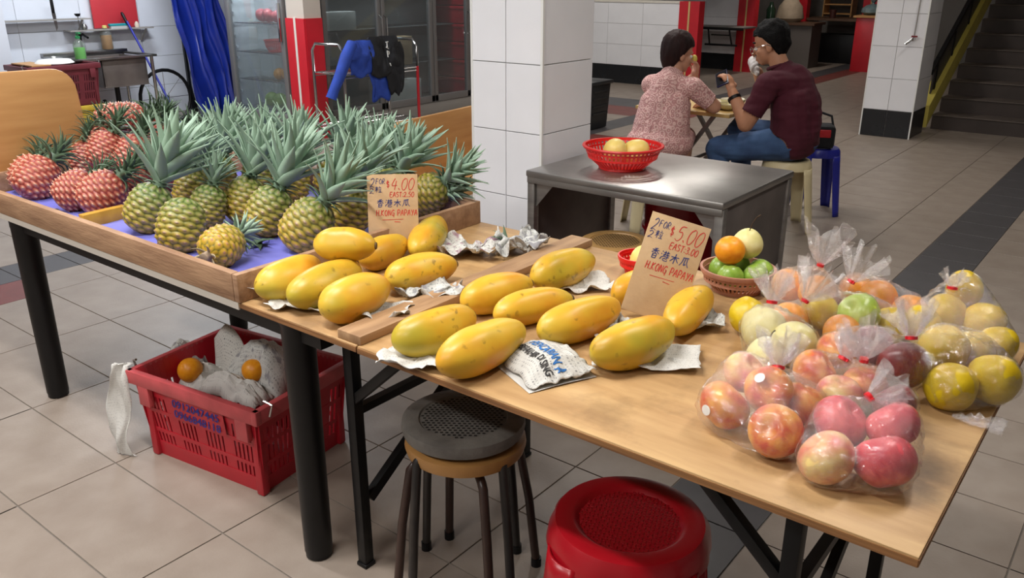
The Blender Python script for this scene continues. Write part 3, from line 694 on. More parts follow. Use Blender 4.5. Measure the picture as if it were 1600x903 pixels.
# ------------------------------------------------------------------ hand lettered price signs
G = {'0': [[(.5, 1), (.15, .8), (.05, .4), (.3, 0), (.7, .05), (.95, .5), (.8, .9), (.5, 1)]], '2': [[(.05, .8), (.4, 1), (.8, .8), (.6, .45), (.05, .02), (.5, .1), (1, .0)]],
     '3': [[(.1, .9), (.6, 1), (.8, .75), (.4, .55), (.85, .35), (.6, .02), (.05, .1)]], '4': [[(.45, 1), (.05, .4), (.95, .4)], [(.7, .8), (.6, 0)]], '5': [[(.9, 1), (.3, .95), (.2, .6), (.7, .6), (.85, .25), (.5, 0), (.05, .1)]],
     'F': [[(.1, 0), (.15, 1), (.9, 1)], [(.12, .55), (.7, .58)]], 'O': [[(.5, 1), (.1, .6), (.3, .05), (.8, .1), (.9, .7), (.5, 1)]], 'R': [[(.1, 0), (.15, 1), (.7, .95), (.7, .6), (.2, .5), (.9, 0)]],
     'E': [[(.9, 1), (.1, .95), (.1, .05), (.9, .0)], [(.1, .52), (.75, .55)]], 'A': [[(.0, 0), (.5, 1), (.9, 0)], [(.2, .4), (.8, .42)]], 'S': [[(.9, .9), (.3, 1), (.1, .7), (.8, .4), (.7, .05), (.05, .08)]],
     'T': [[(0, .95), (1, 1)], [(.5, .97), (.45, 0)]], 'H': [[(.1, 1), (.1, 0)], [(.1, .5), (.85, .55)], [(.85, 1), (.85, 0)]], 'K': [[(.12, 1), (.1, 0)], [(.85, 1), (.15, .5), (.9, 0)]], 'N': [[(.1, 0), (.15, 1), (.8, .05), (.85, 1)]],
     'G': [[(.9, .85), (.5, 1), (.1, .6), (.2, .1), (.8, .1), (.85, .5), (.5, .48)], [(.85, .5), (.8, -.25)]], 'P': [[(.12, 0), (.15, 1), (.8, .9), (.75, .5), (.15, .45)]], 'Y': [[(.1, 1), (.45, .5)], [(.9, 1), (.35, -.05)]],
     '.': [[(.1, .14), (.7, .0)]], ':': [[(.2, .72), (.7, .6)], [(.2, .22), (.7, .1)]], '$': [[(.9, .8), (.3, .9), (.2, .6), (.8, .4), (.7, .1), (.1, .15)], [(.5, 1.15), (.45, -.15)]],
     '香': [[(.7, 1), (.3, .93)], [(.1, .8), (.9, .82)], [(.5, .95), (.5, .5)], [(.48, .78), (.1, .52)], [(.52, .78), (.95, .5)], [(.3, .45), (.3, 0)], [(.3, .44), (.72, .45), (.7, .02)], [(.3, .24), (.7, .25)], [(.3, .02), (.7, .03)]],
     '港': [[(.1, .95), (.18, .85)], [(.03, .68), (.13, .6)], [(.05, .1), (.2, .4)], [(.3, .82), (.95, .85)], [(.47, 1), (.47, .62)], [(.75, 1), (.75, .62)], [(.28, .62), (1, .64)], [(.45, .6), (.28, .35)], [(.75, .6), (.98, .38)], [(.45, .42), (.78, .43), (.76, .25), (.45, .24), (.44, .05), (.85, .03), (.9, .15)]],
     '木': [[(.05, .65), (.95, .68)], [(.5, 1), (.5, 0)], [(.48, .66), (.05, .2)], [(.52, .66), (.98, .18)]],
     '瓜': [[(.85, .95), (.2, .88)], [(.25, .88), (.22, .45), (.02, .05)], [(.5, .9), (.48, .2), (.65, .3)], [(.6, .35), (.68, .2)], [(.72, .88), (.78, .4), (1.05, .05)]],
     '粒': [[(.05, .85), (.15, .7)], [(.42, .88), (.32, .7)], [(.0, .6), (.48, .62)], [(.24, .95), (.24, .05)], [(.22, .58), (.02, .25)], [(.27, .55), (.46, .35)], [(.72, 1), (.76, .85)], [(.55, .75), (1, .77)], [(.65, .6), (.7, .2)], [(.92, .62), (.82, .15)], [(.5, .08), (1.05, .1)]]}
m_card = mat('cardboard', (196, 166, 128), .8, rgb2=(184, 152, 114), vscale=18, bump=.08, bscale=80)
m_ink_r = mat('red_marker', (196, 44, 44), .6); m_ink_b = mat('blue_marker', (44, 58, 116), .6)
def price_sign(corners, base_px, lean, texts, label, thick=.004):
    """corners TL, TR, BR, BL as pixels; the board stands at base_px (on the table) facing the viewer side and leans back by `lean`"""
    B = T(*base_px); h = Vector((-B.x, -B.y, 0)).normalized(); n = (h*math.cos(lean)+Vector((0, 0, math.sin(lean)))).normalized()
    def hit(p):
        d = Vector(ray(*p)); o = Vector((0, 0, HC)); t = (B-o).dot(n)/d.dot(n); return o+d*t
    TL, TR, BR, BL = (hit(p) for p in corners)
    vx = ((TR-TL)+(BR-BL)).normalized(); vy = n.cross(vx); W = ((TR-TL).length+(BR-BL).length)/2; Hh = ((TL-BL).length+(TR-BR).length)/2
    ctr = (TL+TR+BR+BL)/4
    lo = (ctr-vy*Hh/2).z-abs(vx.z)*W/2
    Mw = Matrix(((vx.x, vy.x, n.x, ctr.x), (vx.y, vy.y, n.y, ctr.y), (vx.z, vy.z, n.z, ctr.z), (0, 0, 0, 1)))
    root = empty('price_sign'); root.matrix_world = Mw; tag(root, label, 'sign')
    # the board runs down behind the papayas to the table
    ext = max(0, (lo-ZT-.001)/max(.3, vy.z))
    MB().box((0, -ext/2, -thick/2), (W, Hh+ext, thick)).build('board', m_card, root, bevel=.0006)
    def stroke(mb, pts, wd):
        P = [Vector((p[0], p[1])) for p in pts]
        if len(P) > 2:                      # round the corners
            Q = []
            for i in range(len(P)-1):
                p0, p1, p2, p3 = P[max(0, i-1)], P[i], P[i+1], P[min(len(P)-1, i+2)]
                for k in range(5):
                    t = k/5; Q.append(.5*((2*p1)+(p2-p0)*t+(2*p0-5*p1+4*p2-p3)*t*t+(3*p1-p0-3*p2+p3)*t**3))
            P = Q+[P[-1]]
        vs = []
        for i, p in enumerate(P):
            d = (P[min(i+1, len(P)-1)]-P[max(0, i-1)]); d = d.normalized() if d.length > 0 else Vector((1, 0)); q = Vector((-d.y, d.x))*wd/2*(1-.35*i/len(P))
            vs += [(p.x+q.x, p.y+q.y, .0006), (p.x-q.x, p.y-q.y, .0006)]
        mb.add(vs, [(2*i, 2*i+1, 2*i+3, 2*i+2) for i in range(len(P)-1)])
    for (s, x0, y0, hh, adv, slant, col, wd) in texts:       # fractions of board width / height from the top-left corner
        mb = MB(); x = (x0-.5)*W; y = (.5-y0)*Hh-hh*Hh
        if s == '_': stroke(mb, [(x, y), (x+adv*W, y+slant*Hh)], wd*W)
        else:
            for ch in s:
                if ch == ' ': x += adv*W*.7; continue
                aw = adv*W*(.35 if ch in '.:' else .85)
                for st in G[ch]: stroke(mb, [(x+aw*a+slant*b*hh*Hh, y+b*hh*Hh) for a, b in st], wd*W)
                x += adv*W*(.45 if ch in '.:' else 1.0)
        mb.build('lettering', m_ink_r if col == 'r' else m_ink_b, root, smooth=False)
    return root
def sign_text(price, east):
    return [('2', .05, .05, .12, .10, .2, 'b', .014), ('FOR', .17, .06, .065, .065, .1, 'b', .012), ('2', .04, .18, .07, .10, .1, 'b', .012), ('粒', .16, .155, .085, .14, 0, 'b', .012),
            ('$', .38, .09, .08, .075, 0, 'r', .016), (price, .47, .055, .15, .135, .18, 'r', .016), (east, .44, .235, .065, .062, .1, 'r', .014),
            ('香港木瓜', .17, .33, .10, .17, .08, 'b', .016), ('H.KONG PAPAYA', .16, .47, .075, .068, .08, 'r', .015), ('_', .28, .60, 0, .42, .006, 'r', .010), ('_', .52, .625, 0, .12, -.006, 'r', .012)]
price_sign([(581, 276), (657, 269), (650, 392), (569, 388)], (612, 398), .22, sign_text('4.00', 'EAST:2.50'), 'cardboard price sign reading four dollars beside the pineapples')
price_sign([(1022, 331), (1111, 357), (1060, 512), (968, 480)], (1014, 500), .28, sign_text('5.00', 'EAST:3.00'), 'cardboard price sign reading five dollars among the papayas')
# ------------------------------------------------------------------ baskets and loose fruit
def basket(loc, R, H, r0, m, label, name='basket', nslots=44, cat='basket'):
    """round colander: solid rim and foot, wall of upright slats with a middle ring"""
    e = empty(name, loc); tag(e, label, cat)
    MB().lathe([(R*.97, H-.012), (R*1.03, H-.012), (R*1.06, H-.004), (R*1.05, H), (R*.98, H), (R*.97, H-.012)], 40, cap=False).build('rim', m, e)
    MB().lathe([(0, .004), (r0*.98, .004), (r0, .0), (r0*1.04, .012), (r0*1.0, .014), (r0*.95, .007), (0, .007)], 40, cap=False).build('base', m, e)
    for k in range(nslots):
        a = 2*PI*k/nslots; c, s = math.cos(a), math.sin(a)
        p0 = Vector((r0*c, r0*s, .008)); pm = Vector(((r0+(R-r0)*.72)*c, (r0+(R-r0)*.72)*s, H*.5)); p1 = Vector((R*.985*c, R*.985*s, H-.008))
        w = 2*PI*(R+r0)/2/nslots*.60
        MB().bar(p0, pm, w*.8, .0025, (c, s, 0)).bar(pm, p1, w, .0025, (c, s, 0)).build('slat', m, e, smooth=False)
    rm = r0+(R-r0)*.72
    for hh, q in ((.5, rm), (.75, (rm+R)/2)): MB().lathe([(q-.002, H*hh-.004), (q+.002, H*hh-.004), (q+.002, H*hh+.004), (q-.002, H*hh+.004), (q-.002, H*hh-.004)], 40, cap=False).build('ring', m, e)
    return e
m_redpl = mat('red_plastic', (214, 32, 30), .3, spec=.5); m_brownpl = mat('brown_basket_plastic', (172, 118, 96), .5, var=.15, vscale=20); m_darkred = mat('dark_red_plastic', (150, 10, 24), .28)
# fruit meshes
def fruit_mesh(name, R, kind, seed):
    NU, NV = 32, 24; vs = []
    for j in range(NV+1):
        th = PI*j/NV; s = -math.cos(th); pr = math.sin(th)
        for i in range(NU):
            ph = 2*PI*i/NU; z = s
            if kind == 'apple': r = pr*(1+.09*s); z = s*.88-.26*math.exp(-(pr/.30)**2)*(1 if s > 0 else -.7)*1.0; r *= 1+.022*math.cos(5*ph)*(1-s)/2
            elif kind == 'pear': r = pr*(1-.10*s-.05*s*s); z = s*1.0-.10*math.exp(-(pr/.2)**2)*(1 if s > 0 else -1)
            elif kind == 'quince': r = pr**.9*(1-.16*max(0, s)); z = s*1.08; r *= 1+.03*math.cos(5*ph+s)
            elif kind == 'mango': r = pr*(1+.05*s); z = s*1.35
            else: r = pr; z = s*.94-.05*math.exp(-(pr/.15)**2)*(1 if s > 0 else -1)
            q = 1+.03*mnoise.noise(Vector((math.cos(ph)*1.3+seed, math.sin(ph)*1.3, s*1.3)))
            vs.append((R*r*q*math.cos(ph), R*r*q*math.sin(ph), R*z))
    fs = [(j*NU+i, j*NU+(i+1) % NU, (j+1)*NU+(i+1) % NU, (j+1)*NU+i) for j in range(NV) for i in range(NU)]
    me = bpy.data.meshes.new(name); me.from_pydata(vs, [], fs)
    for p in me.polygons: p.use_smooth = True
    me.update(); return me
def two_tone(name, c1, c2, scale=14, lo=.4, hi=.62, rough=.3, streak=1.0):
    return mat(name, c2, rough, rgb2=c1, vscale=scale*.09, stretch=(1, 1, streak), detail=3, spec=.4) if name not in MATS else MATS[name]
FM = {'apple_ry': two_tone('apple_red_yellow', (200, 70, 54), (232, 172, 84), 16), 'apple_pink': two_tone('apple_pink_red', (186, 44, 66), (222, 104, 108), 22, streak=.4), 'apple_dark': two_tone('apple_dark_red', (92, 18, 26), (140, 40, 40), 18, streak=.4),
      'apple_green': two_tone('apple_green', (150, 178, 50), (186, 200, 84), 12), 'apple_pinkyel': two_tone('apple_pink_yellow', (214, 96, 104), (226, 206, 130), 9), 'pear': two_tone('asian_pear', (214, 204, 130), (226, 218, 158), 20, rough=.4),
      'quince': two_tone('quince_yellow', (190, 158, 14), (214, 186, 36), 14, rough=.4), 'orange': two_tone('orange_peel', (226, 138, 20), (236, 160, 36), 30, rough=.4), 'mango': two_tone('mango_pale', (226, 196, 96), (236, 212, 130), 8, rough=.4), 'lime': two_tone('green_pear', (120, 156, 50), (160, 188, 84), 12)}
m_stalk = mat('fruit_stalk', (66, 48, 32), .8); m_sticker = mat('sticker_white', (232, 232, 228), .5)
fcache = {}
stalk_me = {}
for ln in (.018, .05):
    pts = [(0, 0, 0), (ln*.08, 0, ln*.4), (ln*.25, 0, ln*.8), (ln*.45, 0, ln)]
    stalk_me[ln] = MB().tube(pts, [.0016, .0012, .0013, .0018], 6).mesh('stalk'); stalk_me[ln].materials.append(m_stalk)
stk_me = MB().lathe([(.012, 0), (.012, .0004)], 20).mesh('sticker'); stk_me.materials.append(m_sticker)
stkr_me = MB().lathe([(.0055, .0008), (.0055, .0014)], 10, Matrix.Translation((-.002, -.002, 0))).box((.005, .004, .0011), (.005, .009, .0006)).mesh('sticker_print'); stkr_me.materials.append(mat('sticker_red', (186, 40, 44), .5))
KIND = {'apple_ry': 'apple', 'apple_pink': 'apple', 'apple_dark': 'apple', 'apple_green': 'apple', 'apple_pinkyel': 'apple', 'pear': 'pear', 'quince': 'quince', 'orange': 'round', 'mango': 'mango', 'lime': 'pear'}
NAME = {'apple_ry': 'apple', 'apple_pink': 'apple', 'apple_dark': 'apple', 'apple_green': 'apple', 'apple_pinkyel': 'apple', 'pear': 'pear', 'quince': 'pear', 'orange': 'orange', 'mango': 'mango', 'lime': 'pear'}
def fruit(ft, c, R, label, rot=None, stalk=None, sticker=None, group=None, seed=0):
    key = (ft, seed % 3)
    if key not in fcache: me = fruit_mesh('skin', 1.0, KIND[ft], seed); me.materials.append(FM[ft]); fcache[key] = me
    rnd = random.Random(seed*7+sum(map(ord, label)) % 97)
    rot = rot if rot is not None else (rnd.uniform(-.9, .9), rnd.uniform(-.9, .9), rnd.uniform(0, 6))
    e = empty(NAME[ft], c); e.rotation_euler = rot; tag(e, label, NAME[ft], group)
    o = link('skin', fcache[key], None, e); o.scale = (R, R, R)
    if stalk: s = link('stalk', stalk_me[stalk], None, e); s.location = (0, 0, R*(.66 if KIND[ft] == 'apple' else .9))
    if sticker:
        d = e.rotation_euler.to_matrix().inverted() @ Vector(sticker).normalized()
        s = link('sticker', stk_me, None, o); s.matrix_local = Matrix.Scale(1/R, 4) @ Matrix.Translation(d*R*.985) @ align(d) @ Matrix.Scale(.8, 4)
        s2 = link('sticker_print', stkr_me, None, o); s2.matrix_local = s.matrix_local.copy()
    return e, Vector(c), R
# brown basket by the apples with green pears, a pale pear and an orange
bk = at(1150, 452, ZT); basket((bk.x, bk.y, ZT), .092, .062, .062, m_brownpl, 'brown plastic basket of green pears with an orange on top')
for k, (dx, dy) in enumerate(((-.045, .0), (.0, -.045), (.05, -.005), (.045, .04), (-.02, .045))):
    fruit('lime', (bk.x+dx, bk.y+dy, ZT+.048), .034, 'small green pear in the brown basket', seed=k, group='green pears in the brown basket')
fruit('orange', (bk.x-.014, bk.y-.030, ZT+.112), .038, 'orange resting on the green pears in the brown basket', seed=1)
fruit('pear', (bk.x+.004, bk.y+.036, ZT+.118), .040, 'pale yellow pear with long dark stalk in the brown basket', (.1, .1, 0), stalk=.05, seed=2)
# red colander with mangoes on the steel table is built with that table; a second red colander stands behind the five dollar sign
c2 = at(1000, 425, ZT); basket((c2.x, c2.y, ZT), .060, .05, .042, m_redpl, 'small red plastic colander behind the five dollar sign', nslots=32)
fruit('mango', (c2.x, c2.y, ZT+.042), .028, 'mango in the small red colander behind the sign', seed=5)

# ------------------------------------------------------------------ fruit in clear bags
m_film = glass_mat('clear_film', (252, 252, 253), .95, .13, .035, .014, bump=1.0, bscale=26)
m_tail = glass_mat('crinkled_film', (250, 250, 252), .95, .22, .05, .07, bump=1.0, bscale=60)
m_tie = mat('red_tie', (206, 20, 28), .35)
def bag(frs, tie_px, tie_z, tail_dir, label, seed, tail=.055, noise=.004):
    """clear film wrapped round fruits frs=[(centre, radius)], gathered at a red tie and flaring into a ruffled tail"""
    pts = []
    tie = at(*tie_px, tie_z)
    bm0 = bmesh.new(); bmesh.ops.create_icosphere(bm0, subdivisions=2, radius=1); sph = [v.co.copy() for v in bm0.verts]; bm0.free()
    for c, R in frs: pts += [c+d*(R*1.05+.002) for d in sph]
    cen = sum((c for c, R in frs), Vector())/len(frs)
    tdir = (tie-cen).normalized()
    for k in range(8):                                   # throat of the bag
        q = tdir.orthogonal().normalized(); q.rotate(Matrix.Rotation(k*PI/4, 3, tdir)); pts.append(tie+q*.008)
    bmh = bmesh.new()
    for p in pts: bmh.verts.new((p.x, p.y, max(ZT+.001, p.z)))
    bmesh.ops.convex_hull(bmh, input=bmh.verts); bmh.normal_update()
    pl = np.array([[*f.normal, f.normal.dot(f.calc_center_median()-cen)] for f in bmh.faces if f.calc_area() > 1e-9]); bmh.free()
    flip = pl[:, 3] < 0; pl[flip] *= -1
    bmi = bmesh.new(); bmesh.ops.create_icosphere(bmi, subdivisions=5, radius=1)
    for v in bmi.verts:
        d = v.co.normalized(); nd = pl[:, :3] @ np.array(d); ok = nd > 1e-4; r = float(np.min(pl[ok, 3]/nd[ok]))
        ang = max(0, d.dot(tdir)); pa = math.atan2(d.cross(tdir).x, d.cross(tdir).y); pleat = 1-.10*ang**6*(.5+.5*math.sin(14*pa))-.022*ang**1.5*abs(math.sin(8*pa+3*mnoise.noise(d*3+Vector((seed, 1, 0)))))
        r = r*pleat+noise*mnoise.noise(d*9+Vector((seed, 0, 0)))+.0035*(1-2*abs(mnoise.noise(d*5+Vector((0, seed, 0)))))-.002
        p = cen+d*r; v.co = Vector((p.x, p.y, max(ZT+.0008, p.z)))
    root = empty('plastic_bag', (cen.x, cen.y, ZT)); tag(root, label, 'plastic bag')
    me = bpy.data.meshes.new('film'); bmi.to_mesh(me); bmi.free()
    for p in me.polygons: p.use_smooth = True
    o = link('film', me, m_film, root); o.location = -Vector(root.location)
    td = Vector(tail_dir).normalized(); M = Matrix.Translation(tie) @ align(td)
    rnd = random.Random(seed); ph = [rnd.uniform(0, 6) for _ in range(5)]
    def ruff(u, v):
        a = 2*PI*u; r = .005+v**.8*tail*.55*(1+.35*math.sin(5*a+ph[0])+.22*math.sin(11*a+ph[1]+3*v)+.15*math.sin(17*a+ph[2]))
        z = v*tail*(1+.25*math.sin(3*a+ph[3])+.15*math.sin(9*a+ph[4])); q = .004*mnoise.noise(Vector((u*20, v*12, seed)))
        p = M @ Vector((r*math.cos(a)+q, r*math.sin(a)-q, z)); return (p.x, p.y, max(ZT+.001, p.z))
    mt = MB().grid(ruff, 72, 12, wrap=True).build('tail', m_tail, root); mt.location = -Vector(root.location)
    t = MB().lathe([(.0055, -.004), (.0085, -.003), (.0085, .003), (.0055, .004)], 14, M).box((0, 0, 0), (.022, .004, .006), M).build('tie', m_tie, root); t.location = -Vector(root.location)
    return root
PLACED = []
def F(ft, x, y, zoff, R, label, seed, group=None, **k):
    R *= 1.15; c = at(x, y, ZT+zoff*1.1)
    for _ in range(10):
        for c2, r2 in PLACED:
            dv = c-c2
            if 1e-5 < dv.length < (R+r2)*.93: c += dv.normalized()*((R+r2)*.93-dv.length)*.7
        c.z = max(c.z, ZT+R*.93)
    PLACED.append((c, R)); e, c, r = fruit(ft, c, R, label, seed=seed, group=group, **k); return (c, r)
A = 'red and yellow apple with a white sticker'
b1 = [F('apple_ry', 1131, 634, .042, .040, 'red orange apple with an oval sticker at the bag corner', 1, sticker=(-.3, -.9, .1)), F('apple_ry', 1188, 614, .066, .037, 'red green apple with round sticker on top, in the sticker apple bag', 2, sticker=(-.2, -.6, .75)),
      F('apple_ry', 1240, 626, .046, .037, 'yellow green apple with round sticker beside the red tie bag', 3, sticker=(-.5, -.5, .6)), F('apple_ry', 1213, 674, .042, .040, 'yellow apple flushed red at the front of the sticker apple bag', 4),
      F('apple_pinkyel', 1165, 585, .07, .034, 'rosy apple at the back of the sticker apple bag', 5)]
bag(b1, (1216, 574), ZT+.115, (-.2, .5, .8), 'clear bag of apples with white stickers', 1)
b2 = [F('apple_pinkyel', 1292, 716, .040, .040, 'half pink half cream apple in the front bag', 6), F('apple_pink', 1380, 722, .042, .042, 'crimson apple at the front corner of the pink apple bag', 7),
      F('apple_pink', 1312, 660, .052, .040, 'crimson apple at the back of the pink apple bag', 8), F('apple_pink', 1372, 665, .060, .038, 'crimson apple on the inner side of the pink apple bag', 9)]
bag(b2, (1358, 620), ZT+.11, (.5, .6, .35), 'clear bag of pink apples at the front of the table', 2, tail=.05)
b3 = [F('apple_ry', 1272, 582, .05, .038, 'orange red apple under the middle bags', 10), F('apple_pinkyel', 1292, 622, .042, .036, 'yellow apple with pink cheek between the apple bags', 11), F('apple_ry', 1342, 606, .042, .036, 'orange apple next to the dark apple bag', 12), F('apple_dark', 1382, 622, .040, .034, 'dark apple with a green spot under the bag tail', 13)]
bag(b3, (1318, 560), ZT+.105, (.2, .4, .8), 'clear bag of mixed orange apples in the middle', 3, tail=.045)
b4 = [F('apple_dark', 1412, 572, .056, .043, 'large dark red apple in the middle right bag', 14), F('apple_dark', 1380, 552, .060, .036, 'dark red apple behind the large one', 15), F('apple_ry', 1330, 545, .06, .034, 'orange apple beside the dark red ones', 16)]
bag(b4, (1350, 562), ZT+.125, (-.1, -.1, 1), 'clear bag of dark red apples tied with red', 4, tail=.06)
QG = 'yellow quince like pears in the right bag'
b5 = [F('quince', 1447, 592, .042, .040, 'yellow pear against the dark apple bag', 17), F('quince', 1508, 600, .042, .041, 'yellow pear nearest the table side edge in the big pear bag', 18), F('quince', 1476, 544, .062, .042, 'large yellow pear on top of the big pear bag', 19), F('quince', 1520, 548, .042, .036, 'yellow pear at the back of the big pear bag', 20)]
bag(b5, (1424, 528), ZT+.13, (-.2, .3, .9), 'clear bag of large yellow pears at the table side', 5, tail=.06)
b6 = [F('quince', 1478, 488, .05, .036, 'pear in the far corner bag under the film', 21), F('quince', 1536, 502, .045, .037, 'bright yellow pear at the far corner of the table', 22), F('quince', 1558, 538, .040, .034, 'yellow pear lying at the edge beyond the big bag', 23), F('quince', 1492, 470, .07, .034, 'topmost pear of the far corner bag', 24), F('quince', 1440, 505, .045, .034, 'pear between the two pear bags', 25)]
bag(b6, (1488, 450), ZT+.12, (0, .2, 1), 'clear bag of yellow pears in the far corner', 6, tail=.035)
b7 = [F('pear', 1192, 512, .048, .042, 'pale pear with sunken eye in the pale pear bag', 26), F('pear', 1238, 535, .046, .042, 'pale pear in front of the pale pear bag', 27), F('pear', 1205, 553, .04, .036, 'pale pear with dark stalk at the front of its bag', 28, stalk=.018)]
bag(b7, (1206, 472), ZT+.13, (-.1, .3, .9), 'clear bag of pale asian pears tied with red', 7, tail=.06)
b8 = [F('apple_green', 1342, 492, .06, .042, 'bright green apple in the green fruit bag', 29), F('quince', 1300, 488, .055, .036, 'yellow green pear left of the bright green apple in its bag', 30), F('quince', 1386, 500, .05, .036, 'yellow pear right behind the dark apple bag', 31), F('orange', 1316, 520, .045, .036, 'orange below the bright green apple', 32)]
bag(b8, (1258, 470), ZT+.12, (.3, .3, .8), 'clear bag of green apple and yellow pears', 8, tail=.07)
b9 = [F('orange', 1232, 445, .05, .036, 'orange in the back bag nearest the brown basket', 33), F('orange', 1258, 452, .052, .038, 'orange in the middle of the back bag', 34), F('apple_dark', 1284, 475, .045, .034, 'dark red apple behind the oranges', 35), F('orange', 1250, 495, .045, .036, 'orange in front of the back bag', 36), F('quince', 1168, 492, .045, .036, 'yellow pear alone beside the pale pear bag', 37)]
bag(b9[:4], (1282, 414), ZT+.135, (.1, .1, 1), 'clear bag of oranges at the back of the table', 9, tail=.075)
b10 = [F('orange', 1372, 465, .055, .038, 'orange in the bag behind the green apple', 38), F('orange', 1400, 480, .05, .036, 'orange under crinkled film beside the pear bags', 39), F('orange', 1345, 455, .05, .034, 'orange half hidden by silvery film', 40)]
bag(b10, (1330, 440), ZT+.12, (.3, .4, .8), 'clear bag of oranges behind the green apple', 10, tail=.07)
# an empty film tail lying at the table side
tl = at(1530, 655, ZT+.01)
o = MB().grid(lambda u, v: (tl.x+(u-.5)*.085+.006*mnoise.noise(Vector((u*6, v*6, 1))), tl.y+(v-.5)*.05*(.4+u)+.01*(u-.5), ZT+.003+.014*abs(fbm((u*5, v*7, 2), 3))), 30, 16).build('plastic_film', m_tail)
tag(o, 'loose twisted piece of clear film by the big pear bag', 'plastic film')

# ------------------------------------------------------------------ stools under the tables
def round_stool(c, rz, seat_m, label, legs_m, zs=.45, R=.155, perf=True, splay=.03, group=None):
    e = empty('stool', (c[0], c[1], 0), rz); tag(e, label, 'stool', group)
    MB().lathe([(0, zs-.045), (R*.86, zs-.045), (R*.97, zs-.036), (R, zs-.02), (R*.985, zs-.006), (R*.9, zs), (R*.72, zs-.002), (R*.70, zs-.006), (0, zs-.006)], 44, cap=False).build('seat', seat_m, e)
    if perf:
        hb = MB()
        for i in range(-9, 10):
            for j in range(-9, 10):
                x, y = (i+.5*(j % 2))*.0125, j*.011
                if x*x+y*y < (R*.66)**2: hb.add([(x-.0035, y-.003, zs-.0052), (x+.0035, y-.003, zs-.0052), (x+.0035, y+.003, zs-.0052), (x-.0035, y+.003, zs-.0052)], [(0, 1, 2, 3)])
        h = hb.build('seat_holes', mat('stool_hole', (18, 15, 12), .9), e, smooth=False); h['kind'] = 'stuff'
    for k in range(4):
        a = PI/4+k*PI/2; c_, s_ = math.cos(a), math.sin(a)
        pts = [(R*.45*c_, R*.45*s_, zs-.05)]+[(R*(.45+.5*math.sin(t))*c_, R*(.45+.5*math.sin(t))*s_, zs-.05-.03*(1-math.cos(t))) for t in (.5, 1.0, 1.4)]+[((R*.97+splay*.5)*c_, (R*.97+splay*.5)*s_, .22), ((R*.97+splay)*c_, (R*.97+splay)*s_, .01)]
        l = MB().tube(pts, .0115, 10).build('leg', legs_m, e)
        MB().cyl(((R*.97+splay)*c_, (R*.97+splay)*s_, 0), ((R*.97+splay)*c_, (R*.97+splay)*s_, .025), .014).build('rubber_foot', m_black, l)
    return e
m_brown_leg = mat('brown_tube', (58, 40, 34), .35, var=.3, vscale=12); m_grey_leg = mat('dark_grey_tube', (42, 38, 36), .35, var=.3, vscale=12)
m_grey_seat = mat('worn_grey_seat', (118, 114, 108), .55, rgb2=(88, 84, 80), vscale=14, bump=.2, bscale=60); m_tan_seat = mat('tan_plastic_seat', (170, 124, 70), .4, var=.2, vscale=8); m_brown_seat = mat('brown_cane_seat', (168, 130, 78), .45, var=.2, vscale=10, bump=.2, bscale=90)
sc = at(727, 662, .47)
round_stool((sc.x, sc.y), .22, m_tan_seat, 'tan seated stool, the lower of two stacked under the table', m_brown_leg, .445, .150, perf=False, splay=.045)
round_stool((sc.x-.003, sc.y-.003), .62, m_grey_seat, 'worn grey stool stacked on top of the tan one under the table', m_grey_leg, .495, .152, splay=.03)
bs = at(962, 374, .49); round_stool((bs.x, bs.y), .3, m_brown_seat, 'brown stool with cane pattern seat in front of the steel table', m_brown_leg, .49, .145)
# red plastic stool at the front
def plastic_stool(c, rz, m, label, zs, Rt, Rb, band=.055, woven=True):
    e = empty('plastic_stool', (c[0], c[1], 0), rz); tag(e, label, 'stool')
    MB().lathe([(0, zs-.012), (Rt*.62, zs-.012), (Rt*.66, zs-.006), (Rt*.72, zs), (Rt*.92, zs-.004), (Rt, zs-.022), (Rt*1.03, zs-band), (Rt*1.0, zs-band), (Rt*.96, zs-.026), (0, zs-.03)], 48, cap=False,
               fn=lambda a, z: 1-.035*max(0, math.cos(4*a))**6 if z < zs-.015 else 1).build('seat', m, e)
    if woven:
        wv = MB()
        n = 15
        for i in range(-n, n+1):
            for j in range(-n, n+1):
                x, y = i*.0085, j*.0085
                if x*x+y*y < (Rt*.62)**2: wv.box((x, y, zs-.0112), (.0062, .0030, .0022) if (i+j) % 2 else (.0030, .0062, .0022))
        w = wv.build('woven_pattern', m, e, smooth=False); w['kind'] = 'stuff'
    for k in range(4):
        a = PI/4+k*PI/2
        def leg(u, v):
            an = a+(u-.5)*.62*(1-.45*v); R = Rt*.985+(Rb-Rt)*v; z = zs-.045-(zs-.045)*v
            bulge = .012*math.sin(PI*u); return ((R+bulge)*math.cos(an), (R+bulge)*math.sin(an), z)
        lo = MB().grid(leg, 8, 10).build('leg', m, e); s = lo.modifiers.new('thickness', 'SOLIDIFY'); s.thickness = .006
    return e
rs = at(984, 806, .46); plastic_stool((rs.x, rs.y), .35, m_darkred, 'red plastic stool with woven pattern seat half under the folding table', .46, .166, .215)
m_cream = mat('cream_plastic', (214, 200, 160), .4, var=.08, vscale=10); m_bluepl = mat('blue_plastic', (34, 40, 150), .35)

